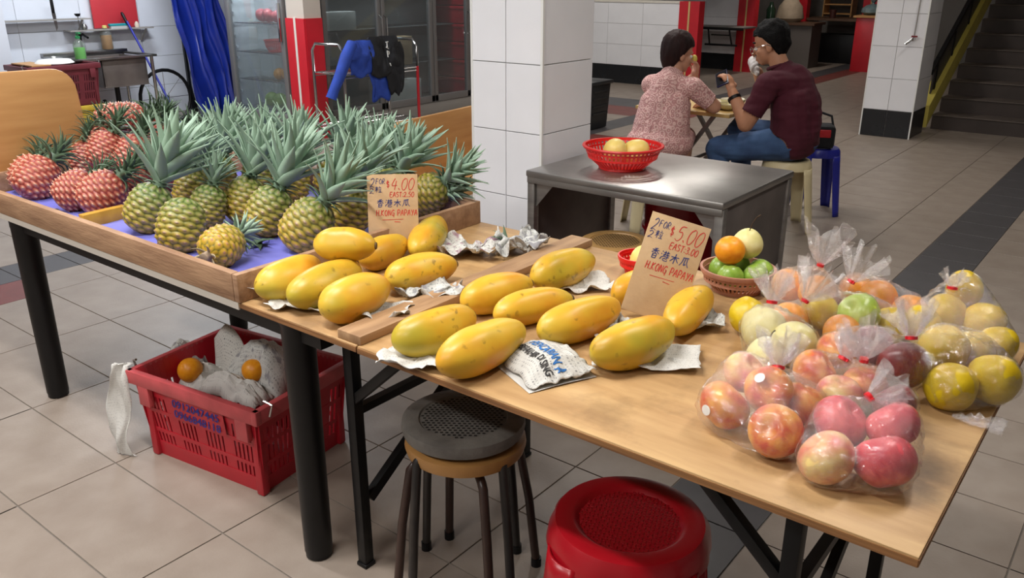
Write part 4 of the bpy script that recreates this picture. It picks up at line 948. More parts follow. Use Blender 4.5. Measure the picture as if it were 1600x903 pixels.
# ------------------------------------------------------------------ red crate under the pineapple table
m_crate = mat('red_crate_plastic', (182, 28, 44), .4, var=.12, vscale=8); m_crate_rim = mat('crate_rim_worn', (186, 76, 80), .5, var=.2, vscale=14)
def crate(name, c, rz, L, W, H, m, mr, label, slots=True, taper=.88, cat='crate', gap=.003):
    """open vented crate: wall staves and rails as separate slats, floor, rim, handles"""
    e = empty(name, c, rz); tag(e, label, cat)
    MB().box((0, 0, .006), (L*taper*.98, W*taper*.98, .012)).build('base', m, e)
    def P(sx, sy, t, z): k = taper+(1-taper)*z/H; return Vector((sx*L/2*k, sy*W/2*k, z))
    for (ax, n_, ln, wd) in ((0, 14, L, W), (1, 9, W, L)):
        for sgn in (-1, 1):
            for lvl0, lvl1 in ((0, .055), (H*.30, H*.345), (H*.54, H*.585), (H*.74, H)) if slots else ((0, H),):
                mb = MB()
                for z0, z1 in ((lvl0, lvl1),):
                    q = []
                    for z in (z0, z1):
                        k = taper+(1-taper)*z/H
                        for s in (-1, 1): q.append((s*ln/2*k, sgn*wd/2*k, z))
                    a, b, c2_, d2 = [Vector(t) if ax == 0 else Vector((t[1], t[0], t[2])) for t in q]
                    n = Vector((0, -sgn, 0)) if ax == 0 else Vector((-sgn, 0, 0)); th = n*.004
                    mb.add([a, b, d2, c2_, a+th, b+th, d2+th, c2_+th], [(0, 1, 2, 3), (7, 6, 5, 4), (0, 4, 5, 1), (2, 6, 7, 3), (1, 5, 6, 2), (3, 7, 4, 0)])
                mb.build('rail' if slots else 'wall', m, e, smooth=False)
            if slots:
                for i in range(n_*2+1):
                    if i % 7 == 3 and False: continue
                    t = -1+2*(i+.5)/(n_*2+1); mb = MB()
                    p0 = (t*ln/2*(taper), sgn*wd/2*taper, .0); p1 = (t*ln/2, sgn*wd/2, H)
                    if ax: p0 = (p0[1], p0[0], p0[2]); p1 = (p1[1], p1[0], p1[2])
                    nn = (0, sgn, 0) if ax == 0 else (sgn, 0, 0)
                    wdt = ln/(n_*2+1)*(.55 if i % 7 else 1.6)
                    mb.bar(Vector(p0)-Vector(nn)*.003, Vector(p1)-Vector(nn)*.003, wdt, .003, nn); mb.build('stave', m, e, smooth=False)
    r = MB()
    for s in (-1, 1):
        r.box((0, s*(W/2+.006), H-.022), (L+.036, .022, .046)); r.box((s*(L/2+.006), 0, H-.022), (.022, W+.036, .046))
    r.build('rim', mr, e, bevel=.004)
    for sx in (-1, 1):
        for sy in (-1, 1):
            MB().box((sx*(L/2*taper), sy*(W/2*taper), H*.45), (.03, .03, H*.9)).build('corner_post', m, e, bevel=.006)
            MB().box((sx*L*.40, sy*(W/2+.006), H*.78), (.05, .02, .09)).build('lug', mr, e, bevel=.004)
    for sx in (-1, 1):
        MB().tube([(sx*(L/2+.02), -W*.42, H-.03), (sx*(L/2+.035), -W*.42, H+.012), (sx*(L/2+.01), -W*.44, H+.022)], .004, 6).build('handle_wire', m_chrome, e)
    return e
CA, CB = at(199, 578, .31), at(398, 645, .31)
crx = CB-CA; crz = math.atan2(crx.y, crx.x); CL = crx.length-.02; CWd = .40; CHt = .31
cc = (CA+CB)/2+Vector((-math.sin(crz), math.cos(crz), 0))*(CWd/2+.012)
cr = crate('plastic_crate', (cc.x, cc.y, 0), crz, CL, CWd, CHt, m_crate, m_crate_rim, 'red plastic crate of scrap paper under the pineapple table')
m_num = mat('stencil_blue', (44, 36, 120), .6)
for k, (txt, z) in enumerate((('0912047445', CHt*.72), ('0966848118', CHt*.60))):
    tm = text_mesh(txt, .036, .02, name='stencil'); wd_ = max(v.co.x for v in tm.vertices)
    o = link('stencil_number', tm, m_num, cr); kk = .88+.12*z/CHt
    o.location = (-.10-.0*k, -CWd/2*kk-.010, z); o.rotation_euler = (PI/2-.075, 0, 0); o.scale = (.21/wd_*1.0, 1, 1)
pl = MB()
pl.add([(-.12, -CWd/2*.955-.005, CHt*.57), (.13, -CWd/2*.955-.005, CHt*.57), (.13, -CWd/2*.99-.005, CHt*.87), (-.12, -CWd/2*.99-.005, CHt*.87)], [(0, 1, 2, 3)])
pl.build('number_panel', m_crate, cr, smooth=False)
def dome_paper(x, y, zz, w, d, h, rz, seed, label, m, fold=0.0):
    """loosely bunched sheet: a soft dome with a few creases"""
    p = at(x, y, zz+h*.6); vs = []; n, nv = 26, 20
    def f(u, v):
        a, b = 2*u-1, 2*v-1; q = max(0, (1-a*a)*(1-b*b))**.45
        z = h*q*(1+.25*mnoise.noise(Vector((a*1.3+seed, b*1.3, 0))))+.016*ridged((a*1.6, b*1.6, seed))+fold*max(0, a)
        return (a*w/2*(1-.12*q), b*d/2*(1-.12*q)+.012*mnoise.noise(Vector((a*2, b*2, seed+4))), max(.002, z))
    me = MB().grid(f, n, nv).mesh('newspaper', True, 0, 35); ul = me.uv_layers.new(name='UVMap')
    for lp in me.loops: ul.data[lp.index].uv = ((lp.vertex_index % (n+1))/n*w*3, (lp.vertex_index//(n+1))/nv*d*3)
    o = link('newspaper', me, m); o.location = (p.x, p.y, zz); o.rotation_euler = (0, 0, crz+rz); sm = o.modifiers.new('thickness', 'SOLIDIFY'); sm.thickness = .001
    tag(o, label, 'newspaper'); return o
dome_paper(290, 556, .19, .15, .15, .10, .3, 1, 'dark crumpled newspaper in the back corner of the red crate', m_news3)
dome_paper(412, 566, .17, .25, .22, .17, .2, 3, 'grey newspaper wrapped round a mango in the red crate', m_news3)
dome_paper(365, 602, .20, .26, .09, .07, .05, 4, 'white paper strips along the front of the red crate', m_plainpaper)
dome_paper(318, 590, .16, .16, .14, .08, .5, 5, 'pale paper lining at the front left of the red crate', m_plainpaper)
sp = at(345, 560, .30)
def stand(u, v):
    a = (u-.5)*1.7; return (sp.x+.10*math.sin(a)-.05*v, sp.y+.06*math.cos(a)-.06+.09*v+.012*math.sin(u*5+v*4), .12+.25*v*(1-.45*abs(u-.35))+.012*math.sin(u*7+v*5)*v)
me = MB().grid(stand, 18, 20).mesh('newspaper', True, 0, 60); ul = me.uv_layers.new(name='UVMap')
for lp in me.loops: ul.data[lp.index].uv = ((lp.vertex_index % 19)/18*.4, (lp.vertex_index//19)/20*.7)
o = link('newspaper', me, m_news); sm = o.modifiers.new('thickness', 'SOLIDIFY'); sm.thickness = .001
tag(o, 'curved newspaper sheet standing up in the red crate', 'newspaper')
for x, y, lab, zz in ((297, 578, 'orange mango among the papers at the crate front', .25), (398, 578, 'mango wrapped in grey newspaper in the crate', .275)):
    p = at(x, y, zz); fruit('orange', p, .042, lab, seed=int(x))
# newspaper hanging over the crate corner
hp = at(205, 570, .315)
def hang(u, v):
    s = (v-.15)*.42; z = .325 if s < 0 else .325-s; off = .0 if s < 0 else .012+.03*math.sin(s*6)
    return (hp.x-.03*(s < 0)*(-s*6)+(u-.5)*.055*(1+.5*v)-off*.6+.01*math.sin(v*9+u*4), hp.y-.02-off+(u-.5)*.03+.02*fbm((u*3, v*3, 1), 2), max(.004, z+.01*fbm((u*4, v*5, 3), 2)))
g = MB().grid(hang, 14, 26); me = g.mesh('newspaper', True, 0, 60); ul = me.uv_layers.new(name='UVMap')
for lp in me.loops: ul.data[lp.index].uv = ((lp.vertex_index % 15)/14*.4, (lp.vertex_index//15)/26*1.2)
o = link('newspaper', me, m_plainpaper); sm = o.modifiers.new('thickness', 'SOLIDIFY'); sm.thickness = .001
tag(o, 'newspaper sheet hanging over the corner of the red crate to the floor', 'newspaper')

# ------------------------------------------------------------------ steel table with colander
SX0, SX1, SY0, SY1, SZ = -2.148, -1.239, 2.822, 3.52, .72
m_brushed = mat('brushed_steel', (168, 165, 162), .36, .9, var=.2, vscale=5, stretch=(1, 1, 8), bump=.04, bscale=80)
m_darksteel = mat('dull_steel', (112, 104, 100), .45, .5, var=.3, vscale=5)
st = empty('steel_table', ((SX0+SX1)/2, (SY0+SY1)/2, 0)); tag(st, 'stainless steel table with panelled sides carrying the red colander', 'table')
def S(a, b, nm, m, bv=.003): o = MB().span(a, b).build(nm, m, st, bevel=bv); o.location = -Vector(st.location); return o
S((SX0, SY0, SZ-.03), (SX1, SY1, SZ), 'table_top', m_brushed, .008); S((SX0+.005, SY0+.004, SZ-.055), (SX1-.005, SY0+.02, SZ-.028), 'apron', m_brushed)
for x in (SX0+.02, SX1-.02):
    for y in (SY0+.03, SY1-.03): S((x-.018, y-.018, 0), (x+.018, y+.018, SZ-.03), 'leg', m_brushed)
S((SX0+.012, SY0+.04, .12), (SX0+.02, SY1-.04, SZ-.03), 'side_panel', m_darksteel); S((SX1-.02, SY0+.04, .12), (SX1-.012, SY1-.04, SZ-.03), 'side_panel', m_darksteel)
for x, sg in ((SX0+.04, 1), (SX1-.04, -1)):
    o = MB().prism([(0, 0), (sg*.11, 0), (0, -.13)][::sg], .004, Matrix.Translation((x, SY0+.03, SZ-.03)) @ Matrix.Rotation(PI/2, 4, 'X')).build('gusset', m_brushed, st); o.location = -Vector(st.location)
cl = at(972, 262, SZ); cl2 = Vector((cl.x, cl.y, SZ))
basket((cl2.x, cl2.y, SZ+.001), .165, .10, .10, m_redpl, 'red plastic colander of mangoes on the steel table', nslots=52)
fruit('mango', cl2+Vector((-.02, -.03, .075)), .052, 'pale mango lying at the front of the red colander', (1.2, 0, .6), seed=41)
fruit('mango', cl2+Vector((.04, .03, .072)), .048, 'pale mango lying at the back of the red colander', (1.2, 0, 2.2), seed=42)
# red tub under the steel table
tb = at(1060, 400, .2); e = empty('plastic_drum', (-1.63, 3.30, 0)); tag(e, 'dark red plastic drum standing under the steel table', 'drum')
MB().lathe([(0, .0), (.15, .0), (.16, .02), (.175, .58), (.17, .61), (0, .61)], 36, cap=False).build('body', m_darkred, e)
MB().lathe([(0, .612), (.165, .612), (.18, .60), (.18, .625), (.16, .655), (.05, .66), (0, .66)], 36, cap=False).build('lid', m_darkred, e)
MB().lathe([(.170, .45), (.182, .45), (.182, .465), (.170, .465)], 36, cap=False).build('band', m_darkred, e)
# ------------------------------------------------------------------ background: wash corner on the left
m_maroon = mat('maroon_crate_plastic', (104, 34, 44), .5, var=.2, vscale=10); m_yellowcr = mat('yellow_crate_plastic', (190, 160, 50), .5, var=.2, vscale=10); m_pvc = mat('grey_pipe', (150, 146, 142), .5)
sk = empty('sink', (-8.30, 4.15, 0)); tag(sk, 'small stainless sink on thin legs against the white tiled wall', 'sink')
def SK(mb, nm, m, bv=.002, sm=True): o = mb.build(nm, m, sk, bevel=bv, smooth=sm); o.location = -Vector(sk.location); return o
SK(MB().span((-8.62, 3.72, .755), (-8.0, 3.80, .775)).span((-8.62, 4.50, .755), (-8.0, 4.55, .775)).span((-8.06, 3.72, .755), (-8.0, 4.55, .775)).span((-8.62, 3.72, .755), (-8.55, 4.55, .80)), 'rim', m_steel)
SK(MB().span((-8.08, 4.02, .50), (-8.06, 4.46, .755)).span((-8.54, 4.02, .50), (-8.52, 4.46, .755)).span((-8.54, 4.02, .50), (-8.06, 4.04, .755)).span((-8.54, 4.44, .50), (-8.06, 4.46, .755)).span((-8.54, 4.02, .49), (-8.06, 4.46, .505)), 'basin', m_darksteel)
SK(MB().span((-8.54, 3.80, .745), (-8.06, 4.02, .757)), 'drainboard', m_steel)
for x in (-8.58, -8.04):
    for y in (3.76, 4.51): SK(MB().cyl((x, y, 0), (x, y, .757), .016), 'leg', m_chrome, 0)
SK(MB().tube([(-8.3, 4.25, .49), (-8.3, 4.25, .3), (-8.35, 4.25, .22), (-8.5, 4.25, .22), (-8.6, 4.25, .3)], .025, 10), 'drain_pipe', m_black, 0)
SK(MB().tube([(-8.6, 4.12, .80), (-8.6, 4.12, .93), (-8.55, 4.12, .96), (-8.45, 4.12, .93)], .011, 8).box((-8.6, 4.12, .95), (.03, .07, .014)), 'faucet', m_black, 0)
def bottle(loc, R, H, liquid, fill, cap, label, pump=False):
    e = empty('bottle', loc); tag(e, label, 'bottle')
    MB().lathe([(R*.9, 0), (R, .01), (R, H*.62), (R*.8, H*.74), (R*.35, H*.84), (R*.33, H*.9)], 20).build('body', glass_mat('bottle_plastic', (225, 235, 225), .8, .03, .05, .1), e)
    MB().lathe([(R*.86, .004), (R*.94, .012), (R*.94, H*fill)], 20).build('liquid', liquid, e)
    c = MB().lathe([(R*.42, H*.89), (R*.42, H*.98), (R*.3, H)], 14)
    if pump: c.cyl((0, 0, H), (0, 0, H*1.1), R*.14).box((R*.4, 0, H*1.12), (R*1.2, R*.35, R*.3))
    c.build('cap', cap, e)
m_greenliq = mat('green_soap', (96, 200, 40), .3); m_orangeliq = mat('amber_soap', (190, 124, 40), .3); m_greencap = mat('green_cap', (40, 140, 80), .4); m_yelcap = mat('yellow_cap', (214, 200, 120), .4)
bottle((-8.22, 3.91, .758), .052, .21, m_greenliq, .5, m_greencap, 'bottle of bright green soap with green pump on the sink', True)
bottle((-8.57, 4.36, .80), .055, .23, m_orangeliq, .6, m_yelcap, 'bottle of amber soap with pale cap behind the basin')
# wall shelves
def wshelf(y0, y1, z, label):
    e = empty('wall_shelf', (-8.6, (y0+y1)/2, z)); tag(e, label, 'shelf')
    MB().span((-.07, y0-(y0+y1)/2, -.006), (.07, y1-(y0+y1)/2, .006)).build('board', m_pvc, e)
    for y in (y0+.08, y1-.08): MB().bar((-.07, y-(y0+y1)/2, -.13), (.06, y-(y0+y1)/2, -.006), .012, .012).build('bracket', m_pvc, e)
wshelf(3.3, 4.22, 1.10, 'narrow rail shelf on the tiled wall holding knives'); wshelf(4.0, 4.86, .99, 'narrow wall shelf above the sink holding brushes')
def knife(y, ln, label, m_h):
    e = empty('kitchen_knife', (-8.545, y, 1.10)); tag(e, label, 'knife')
    MB().box((0, 0, .13), (.012, .03, .14)).build('handle', m_h, e, bevel=.004); MB().prism([(-.018, 0), (.018, 0), (.018, -ln*.8), (0, -ln)], .002, Matrix.Translation((0, 0, .06)) @ Matrix.Rotation(PI/2, 4, 'Z') @ Matrix.Rotation(PI/2, 4, 'X')).build('blade', m_steel, e)
knife(3.88, .16, 'dark handled knife hung upright on the rail shelf', m_black)
ld_ = empty('ladle', (-8.54, 4.10, 1.10)); tag(ld_, 'small ladle hooked on the rail shelf', 'ladle')
MB().cyl((0, 0, -.1), (0, 0, .02), .005).build('handle', m_steel, ld_); MB().lathe([(0, -.0), (.02, .008), (.03, .03), (.027, .03), (.018, .012), (0, .005)], 16, Matrix.Translation((0, 0, .02)), cap=False).build('bowl', m_black, ld_)
e = empty('chopping_board', (-8.645, 4.53, 1.0)); tag(e, 'red plastic chopping board leaning on the wall above the sink', 'chopping board')
MB().span((-.012, -.235, 0), (.006, .235, .42)).build('board', mat('red_board', (196, 52, 62), .5, var=.1, vscale=4), e, bevel=.005); MB().box((.0, 0, .40), (.024, .1, .025)).build('grip', m_black, e)
br = empty('scrubbing_brush', (-8.56, 4.50, .996)); tag(br, 'teal scrubbing brush lying on the shelf above the sink', 'brush')
MB().box((0, 0, .035), (.05, .2, .025)).build('handle', mat('teal_plastic', (30, 140, 150), .4), br, bevel=.008); MB().box((0, 0, .012), (.045, .18, .024)).build('bristles', mat('white_bristle', (180, 180, 180), .9), br)
for k, (y, w_, lab) in enumerate(((4.16, .05, 'small metal cup on the end of the sink shelf'), (4.70, .04, 'pale garlic bulb on the sink shelf'))):
    tag(MB().lathe([(.0, 0), (w_*.5, .0), (w_*.6, .03), (w_*.3, .055), (0, .06)], 14, Matrix.Translation((-8.57, y, .996))).build('cup' if k == 0 else 'garlic_bulb', m_steel if k == 0 else mat('garlic', (210, 196, 180), .6), None), lab, 'cup' if k == 0 else 'garlic')
# crates stacked beside the sink
crate('plastic_crate', (-7.95, 3.50, .0), PI/2, .60, .42, .40, m_yellowcr, m_yellowcr, 'yellow crate at the bottom of the stack beside the sink')
crate('plastic_crate', (-7.95, 3.52, .402), PI/2, .60, .42, .36, m_maroon, m_maroon, 'maroon crate stacked on the yellow crate beside the sink')
e = empty('basin_lid', (-7.9, 3.52, .766)); tag(e, 'white basin lid resting across the maroon crate', 'lid')
MB().lathe([(0, .0), (.15, .0), (.16, .008), (.13, .035), (.0, .045)], 28, cap=False).build('dome', m_sticker, e); MB().lathe([(.012, .044), (.018, .06), (0, .064)], 12).build('knob', m_sticker, e)
tag(MB().span((-8.15, 3.26, .765), (-7.75, 3.42, .775)).build('wood_offcut', m_lamwood), 'thin wooden slat lying across the maroon crate', 'wood strip')
# blue tarpaulin hanging in folds and a blue pole
m_tarp = mat('blue_tarpaulin', (24, 42, 128), .22, var=.25, vscale=4, spec=.7)
def tarp(u, v):
    z = 2.2-2.16*v; y = 4.72+.55*u+.22*v+(.08*(u-.5)*v); d = .05*math.sin(u*19+v*1.5)+.035*math.sin(u*41+2)+.03*fbm((u*5, v*4, 1), 3)
    return (-8.22+d+.25*v, y+.015*math.sin(v*20+u*9), z)
tp_ = MB().grid(tarp, 64, 40).build('tarpaulin', m_tarp); s = tp_.modifiers.new('thickness', 'SOLIDIFY'); s.thickness = .006
tag(tp_, 'glossy blue tarpaulin hanging in long folds beside the sink', 'tarpaulin')
e = empty('mop_pole', (-7.95, 4.70, 0)); tag(e, 'thin blue pole leaning beside the tarpaulin', 'pole')
MB().cyl((0, 0, .02), (-.58, -.12, 1.06), .011).build('shaft', m_bluepl, e); MB().lathe([(.014, 0), (.016, .1), (.011, .12)], 10, Matrix.Translation((-.58, -.12, 1.04)) @ align((-.58, -.12, 1.04))).build('grip', m_black, e); MB().box((0, 0, .02), (.06, .22, .04)).build('head', m_black, e)
e = empty('rubber_tyre', (-8.35, 4.78, .30)); tag(e, 'thin black wheel leaning on the wall under the sink', 'wheel')
MB().tube([(0, .28*math.cos(a), .28*math.sin(a)) for a in [2*PI*k/28 for k in range(28)]], .018, 8, True).build('tyre', m_black, e); MB().cyl((-.02, 0, 0), (.02, 0, 0), .03).build('hub', m_chrome, e)
for k in range(8):
    a = k*PI/4; MB().cyl((0, .03*math.cos(a), .03*math.sin(a)), (0, .265*math.cos(a), .265*math.sin(a)), .003, seg=6).build('spoke', m_chrome, e)
struct(MB().span((-8.72, 5.25, 0), (-8.66, 5.32, 2.4)).build('trim_2', m_black_tile))
# ------------------------------------------------------------------ glass fridges
m_pane = glass_mat('fridge_glass', (215, 222, 224), .9, .05, .02, .05); m_fframe = mat('fridge_frame', (132, 130, 130), .4, .4); m_fwhite = mat('fridge_white', (206, 208, 210), .4); m_fdark = mat('fridge_inside', (70, 68, 70), .6)
fr1 = empty('display_fridge', (-7.3, 5.4, 0)); tag(fr1, 'tall narrow glass door fridge with shelves of fruit beside the red post', 'fridge')
def FR(f, mb, nm, m, parent=None, bv=.003): o = mb.build(nm, m, parent or f, bevel=bv); o.location = -Vector(f.location) if parent is None else (0, 0, 0); return o
FX0, FX1, FY0, FY1, FH = -7.76, -6.84, 5.2, 5.57, 2.0
FR(fr1, MB().span((FX0, FY1-.03, .08), (FX1, FY1, FH)).span((FX0, FY0+.05, .08), (FX0+.03, FY1, FH)).span((FX1-.03, FY0+.05, .08), (FX1, FY1, FH)).span((FX0, FY0+.05, FH-.12), (FX1, FY1, FH)).span((FX0, FY0+.05, 0), (FX1, FY1, .14)), 'body', m_fwhite)
door = FR(fr1, MB().span((FX0, FY0, .14), (FX0+.06, FY0+.045, FH-.12)).span((FX1-.06, FY0, .14), (FX1, FY0+.045, FH-.12)).span((FX0, FY0, .14), (FX1, FY0+.045, .21)).span((FX0, FY0, FH-.2), (FX1, FY0+.045, FH-.12)), 'door', m_fframe)
FR(fr1, MB().span((FX0+.055, FY0+.018, .2), (FX1-.055, FY0+.026, FH-.19)), 'pane', m_pane, door, 0); FR(fr1, MB().span((FX1-.045, FY0-.03, .9), (FX1-.02, FY0, 1.25)), 'handle', m_chrome, door)
for z in (.22, .50, .77, 1.05, 1.33):
    s_ = MB()
    for k in range(14): x = FX0+.05+k*(FX1-FX0-.1)/13; s_.cyl((x, FY0+.07, z), (x, FY1-.05, z), .004, seg=6)
    s_.cyl((FX0+.04, FY0+.07, z), (FX1-.04, FY0+.07, z), .006, seg=6).cyl((FX0+.04, FY1-.05, z), (FX1-.04, FY1-.05, z), .006, seg=6); FR(fr1, s_, 'wire_shelf', m_chrome, None, 0)
for n_ in range(13):
    z = .26+n_*.11
    o = FR(fr1, MB().box((FX0+.045, FY0+.07, z), (.03, .02, .03)), 'shelf_clip', m_fwhite)
fb = Vector((-7.25, 5.42, 0))
basket((fb.x, fb.y, .775), .125, .12, .09, m_redpl, 'red colander on the middle fridge shelf', nslots=36)
for k, (x, z, ft, r) in enumerate(((-7.35, 1.055, 'apple_pink', .07), (-7.2, 1.055, 'apple_pink', .065), (-7.08, 1.055, 'quince', .06), (-7.45, 1.055, 'apple_pink', .07), (-7.12, .505, 'orange', .065), (-7.26, .505, 'orange', .06))):
    fruit(ft, (x, 5.42, z+r*.9), r, ['round pink fruit on the top fridge shelf', 'yellow fruit on the top fridge shelf', 'orange fruit on the lower fridge shelf'][0 if ft == 'apple_pink' else (1 if ft == 'quince' else 2)], seed=50+k, group=None if ft == 'quince' else 'fruit in the narrow fridge '+('pink' if ft == 'apple_pink' else 'orange'))
for k, x in enumerate((-7.42, -7.28, -7.13)):
    fruit('lime', (x, 5.42, .222+.075), .075, 'green melon on the lowest fridge shelf', seed=70+k, group='green melons in the narrow fridge')
def fridge_lamp(f, x, y0, y1, z, wt, vertical_x=None):
    d = bpy.data.lights.new('fridge_light', 'AREA'); d.shape = 'RECTANGLE'; d.energy = wt; d.color = (.9, .96, 1)
    o = MB().cyl((x, y0, z), (x, y1, z), .012).build('lamp_tube', m_tube, f); o.location = -Vector(f.location)
    d.size = .1; d.size_y = abs(y1-y0); l = bpy.data.objects.new('fridge_light', d); COL.objects.link(l); l.parent = f; l.location = Vector((x, (y0+y1)/2, z-.02))-Vector(f.location)
fridge_lamp(fr1, -7.3, FY0+.08, FY1-.06, FH-.16, 9)
# red and white post between the fridges
ps = MB().span((-6.80, 5.22, 0), (-6.55, 5.42, CEIL)).build('trim_3', mat('post_beige', (196, 184, 172), .6)); struct(ps)
for x0, x1, nm in ((-6.81, -6.69, 'red_panel'), (-6.66, -6.54, 'red_panel')):
    MB().span((x0, 5.205, 0), (x1, 5.222, 1.12)).build(nm, m_red_panel, ps)
MB().span((-6.69, 5.203, 0), (-6.66, 5.224, 1.13)).build('white_strip', m_white_edge, ps); MB().span((-6.55, 5.22, 0), (-6.535, 5.42, 1.12)).build('red_panel', m_red_panel, ps)
fr2 = empty('glass_cabinet', (-7.1, 6.9, 0)); tag(fr2, 'wide glass door fridge cabinet full of red crates behind the wire trolley', 'fridge')
GY0, GY1, GX = 5.60, 8.4, -6.75
FR(fr2, MB().span((-7.5, GY0, .12), (GX-.05, GY0+.03, 2.1)).span((-7.5, GY0, .12), (-7.46, GY1, 2.1)).span((-7.5, GY1-.03, .12), (GX-.05, GY1, 2.1)).span((-7.5, GY0, 2.02), (GX-.05, GY1, 2.1)), 'body', m_fwhite)
FR(fr2, MB().span((-7.5, GY0, 0), (GX-.03, GY1, .13)), 'plinth', m_pvc)
dy = [5.60, 6.38, 7.16, 7.78, 8.38]
for k in range(4):
    a, b = dy[k]+.005, dy[k+1]-.005
    d_ = FR(fr2, MB().span((GX-.045, a, .14), (GX, a+.05, 2.0)).span((GX-.045, b-.05, .14), (GX, b, 2.0)).span((GX-.045, a, .14), (GX, b, .21)).span((GX-.045, a, 1.93), (GX, b, 2.0)), 'door', m_fframe)
    FR(fr2, MB().span((GX-.026, a+.045, .2), (GX-.018, b-.045, 1.94)), 'pane', m_pane, d_, 0)
    FR(fr2, MB().tube([(GX+.0, (a+.03 if k % 2 else b-.03), .85), (GX+.04, (a+.03 if k % 2 else b-.03), .88), (GX+.04, (a+.03 if k % 2 else b-.03), 1.08), (GX, (a+.03 if k % 2 else b-.03), 1.11)], .009, 8), 'handle', m_chrome, d_, 0)
fridge_lamp(fr2, -6.9, GY0+.1, GY1-.1, 1.97, 14)  # lamp added to brighten the cabinet contents
for z in (.55, .95, 1.35): FR(fr2, MB().span((-7.44, GY0+.04, z), (-7.0, GY1-.04, z+.012)), 'shelf', m_fframe)
for k in range(6):
    cb_ = empty('red_crate', (-7.05, 8.02, .14+k*.205)); tag(cb_, 'red crate stacked inside the glass cabinet by the column', 'crate', 'red crates in the glass cabinet')
    MB().box((0, 0, .1), (.5, .5, .195), taper=.93).build('body', m_crate, cb_, bevel=.006); MB().box((0, 0, .18), (.53, .53, .03)).build('rim', m_crate, cb_, bevel=.004)
    for yy in (-.12, .12): MB().box((.248, yy, .10), (.012, .1, .04)).build('label_card', m_sticker, cb_)
tag(MB().box((-7.08, 6.75, .715), (.4, .4, .3)).build('carton', m_card, bevel=.004), 'brown carton on the cabinet shelf', 'box')
tag(MB().box((-7.08, 6.85, .27), (.4, .45, .26)).build('white_box', m_sticker, bevel=.01), 'white box at the bottom of the glass cabinet', 'box')
tag(MB().box((-7.08, 5.95, 1.06), (.4, .4, .18)).build('paper_tray', m_plainpaper, bevel=.01), 'tray of white papers on the cabinet shelf', 'tray')
# wire trolley with jacket
tr_ = empty('wire_trolley', (-6.2, 5.5, 0)); tag(tr_, 'chrome wire trolley in front of the glass cabinet', 'trolley')
def TR(mb, nm, m): o = mb.build(nm, m, tr_); o.location = -Vector(tr_.location); return o
TX0, TX1, TYa, TYb = -6.42, -6.0, 5.18, 6.12
for x in (TX0, TX1):
    for y in (TYa, TYb):
        TR(MB().cyl((x, y, .10), (x, y, .66), .014), 'post', m_red_panel if (y == TYb and x == TX1) else m_chrome)
        TR(MB().lathe([(.0, 0), (.045, 0), (.05, .012), (.05, .02), (.0, .03)], 16, Matrix.Translation((x, y, .05)) @ Matrix.Rotation(PI/2, 4, 'X')), 'caster', m_black)
for y in (TYa, TYb): TR(MB().tube([(TX0, y, .66), (TX0, y, .85), (TX0+.05, y, .91), (TX1-.05, y, .91), (TX1, y, .85), (TX1, y, .66)], .013, 8), 'handle', m_chrome)
for z in (.65, .16):
    g_ = MB()
    for k in range(26): y = TYa+(TYb-TYa)*k/25; g_.cyl((TX0, y, z), (TX1, y, z), .003, seg=6)
    for x in (TX0, (TX0+TX1)/2, TX1): g_.cyl((x, TYa, z), (x, TYb, z), .006, seg=6).cyl((x, TYa, z-.03), (x, TYb, z-.03), .005, seg=6)
    TR(g_, 'wire_shelf', m_chrome)
jk = empty('jacket', (-6.0, 5.5, .92)); tag(jk, 'blue and black jacket slung over the trolley handle', 'jacket')
m_blue_cloth = mat('blue_cloth', (34, 66, 160), .8, var=.2, vscale=12, bump=.2, bscale=30); m_black_cloth = mat('black_cloth', (24, 25, 30), .85, var=.3, vscale=12, bump=.2, bscale=30)
def drape(y0, y1, ztop, drop, seed, front=.02, spread=0.0):
    def f(u, v):
        s = (v-.25)/.75; z = ztop-(drop*s if s > 0 else -.25*drop*s); x = -6.0+.012+front*math.sin(max(0, s)*2.2)+.035*fbm((u*3+seed, v*3, seed), 3)-(.04 if s < 0 else 0)*(-s*4)
        y = y0+(y1-y0)*u+spread*(u-.5)*max(0, s)+.02*math.sin(v*7+seed+u*5)
        return (x+.03, y-5.5+.0, z-.92+.02*math.sin(u*9+seed)*(s > .5))
    return lambda u, v: (f(u, v)[0]+6.0, f(u, v)[1], f(u, v)[2])
for nm, arg, m in (('blue_panel', (5.23, 5.48, .935, .30, 1, .03, .1), m_blue_cloth), ('black_panel', (5.45, 5.80, .96, .34, 2, .05, .05), m_black_cloth), ('blue_lining', (5.36, 5.74, .86, .46, 3, .02, -.2), m_blue_cloth), ('black_flap', (5.60, 5.86, .90, .46, 6, .06, -.1), m_black_cloth)):
    o = MB().grid(drape(*arg), 20, 20).build(nm, m, jk); s = o.modifiers.new('thickness', 'SOLIDIFY'); s.thickness = .012
o = MB().tube([(.04, -.24, .0), (.07, -.34, -.10), (.06, -.42, -.26), (.06, -.50, -.38), (.05, -.53, -.45)], [.05, .055, .05, .045, .05], 12).build('sleeve', m_blue_cloth, jk)
scr = MB()          # illegible white script running down the black panel
for a, b in (((0, .0), (.028, .002)), ((.014, .0), (.016, -.055)), ((.002, -.045), (.03, -.06)), ((.012, -.075), (.02, -.135)), ((.014, -.08), (.036, -.088)), ((.036, -.088), (.034, -.108)), ((.034, -.108), (.016, -.112)), ((.04, -.19), (.052, -.215))):
    scr.bar((.118, .10+a[0], .0+a[1]), (.118, .10+b[0], .0+b[1]), .006, .009, (1, 0, 0))
scr.build('script_mark', m_sticker, jk, smooth=False)
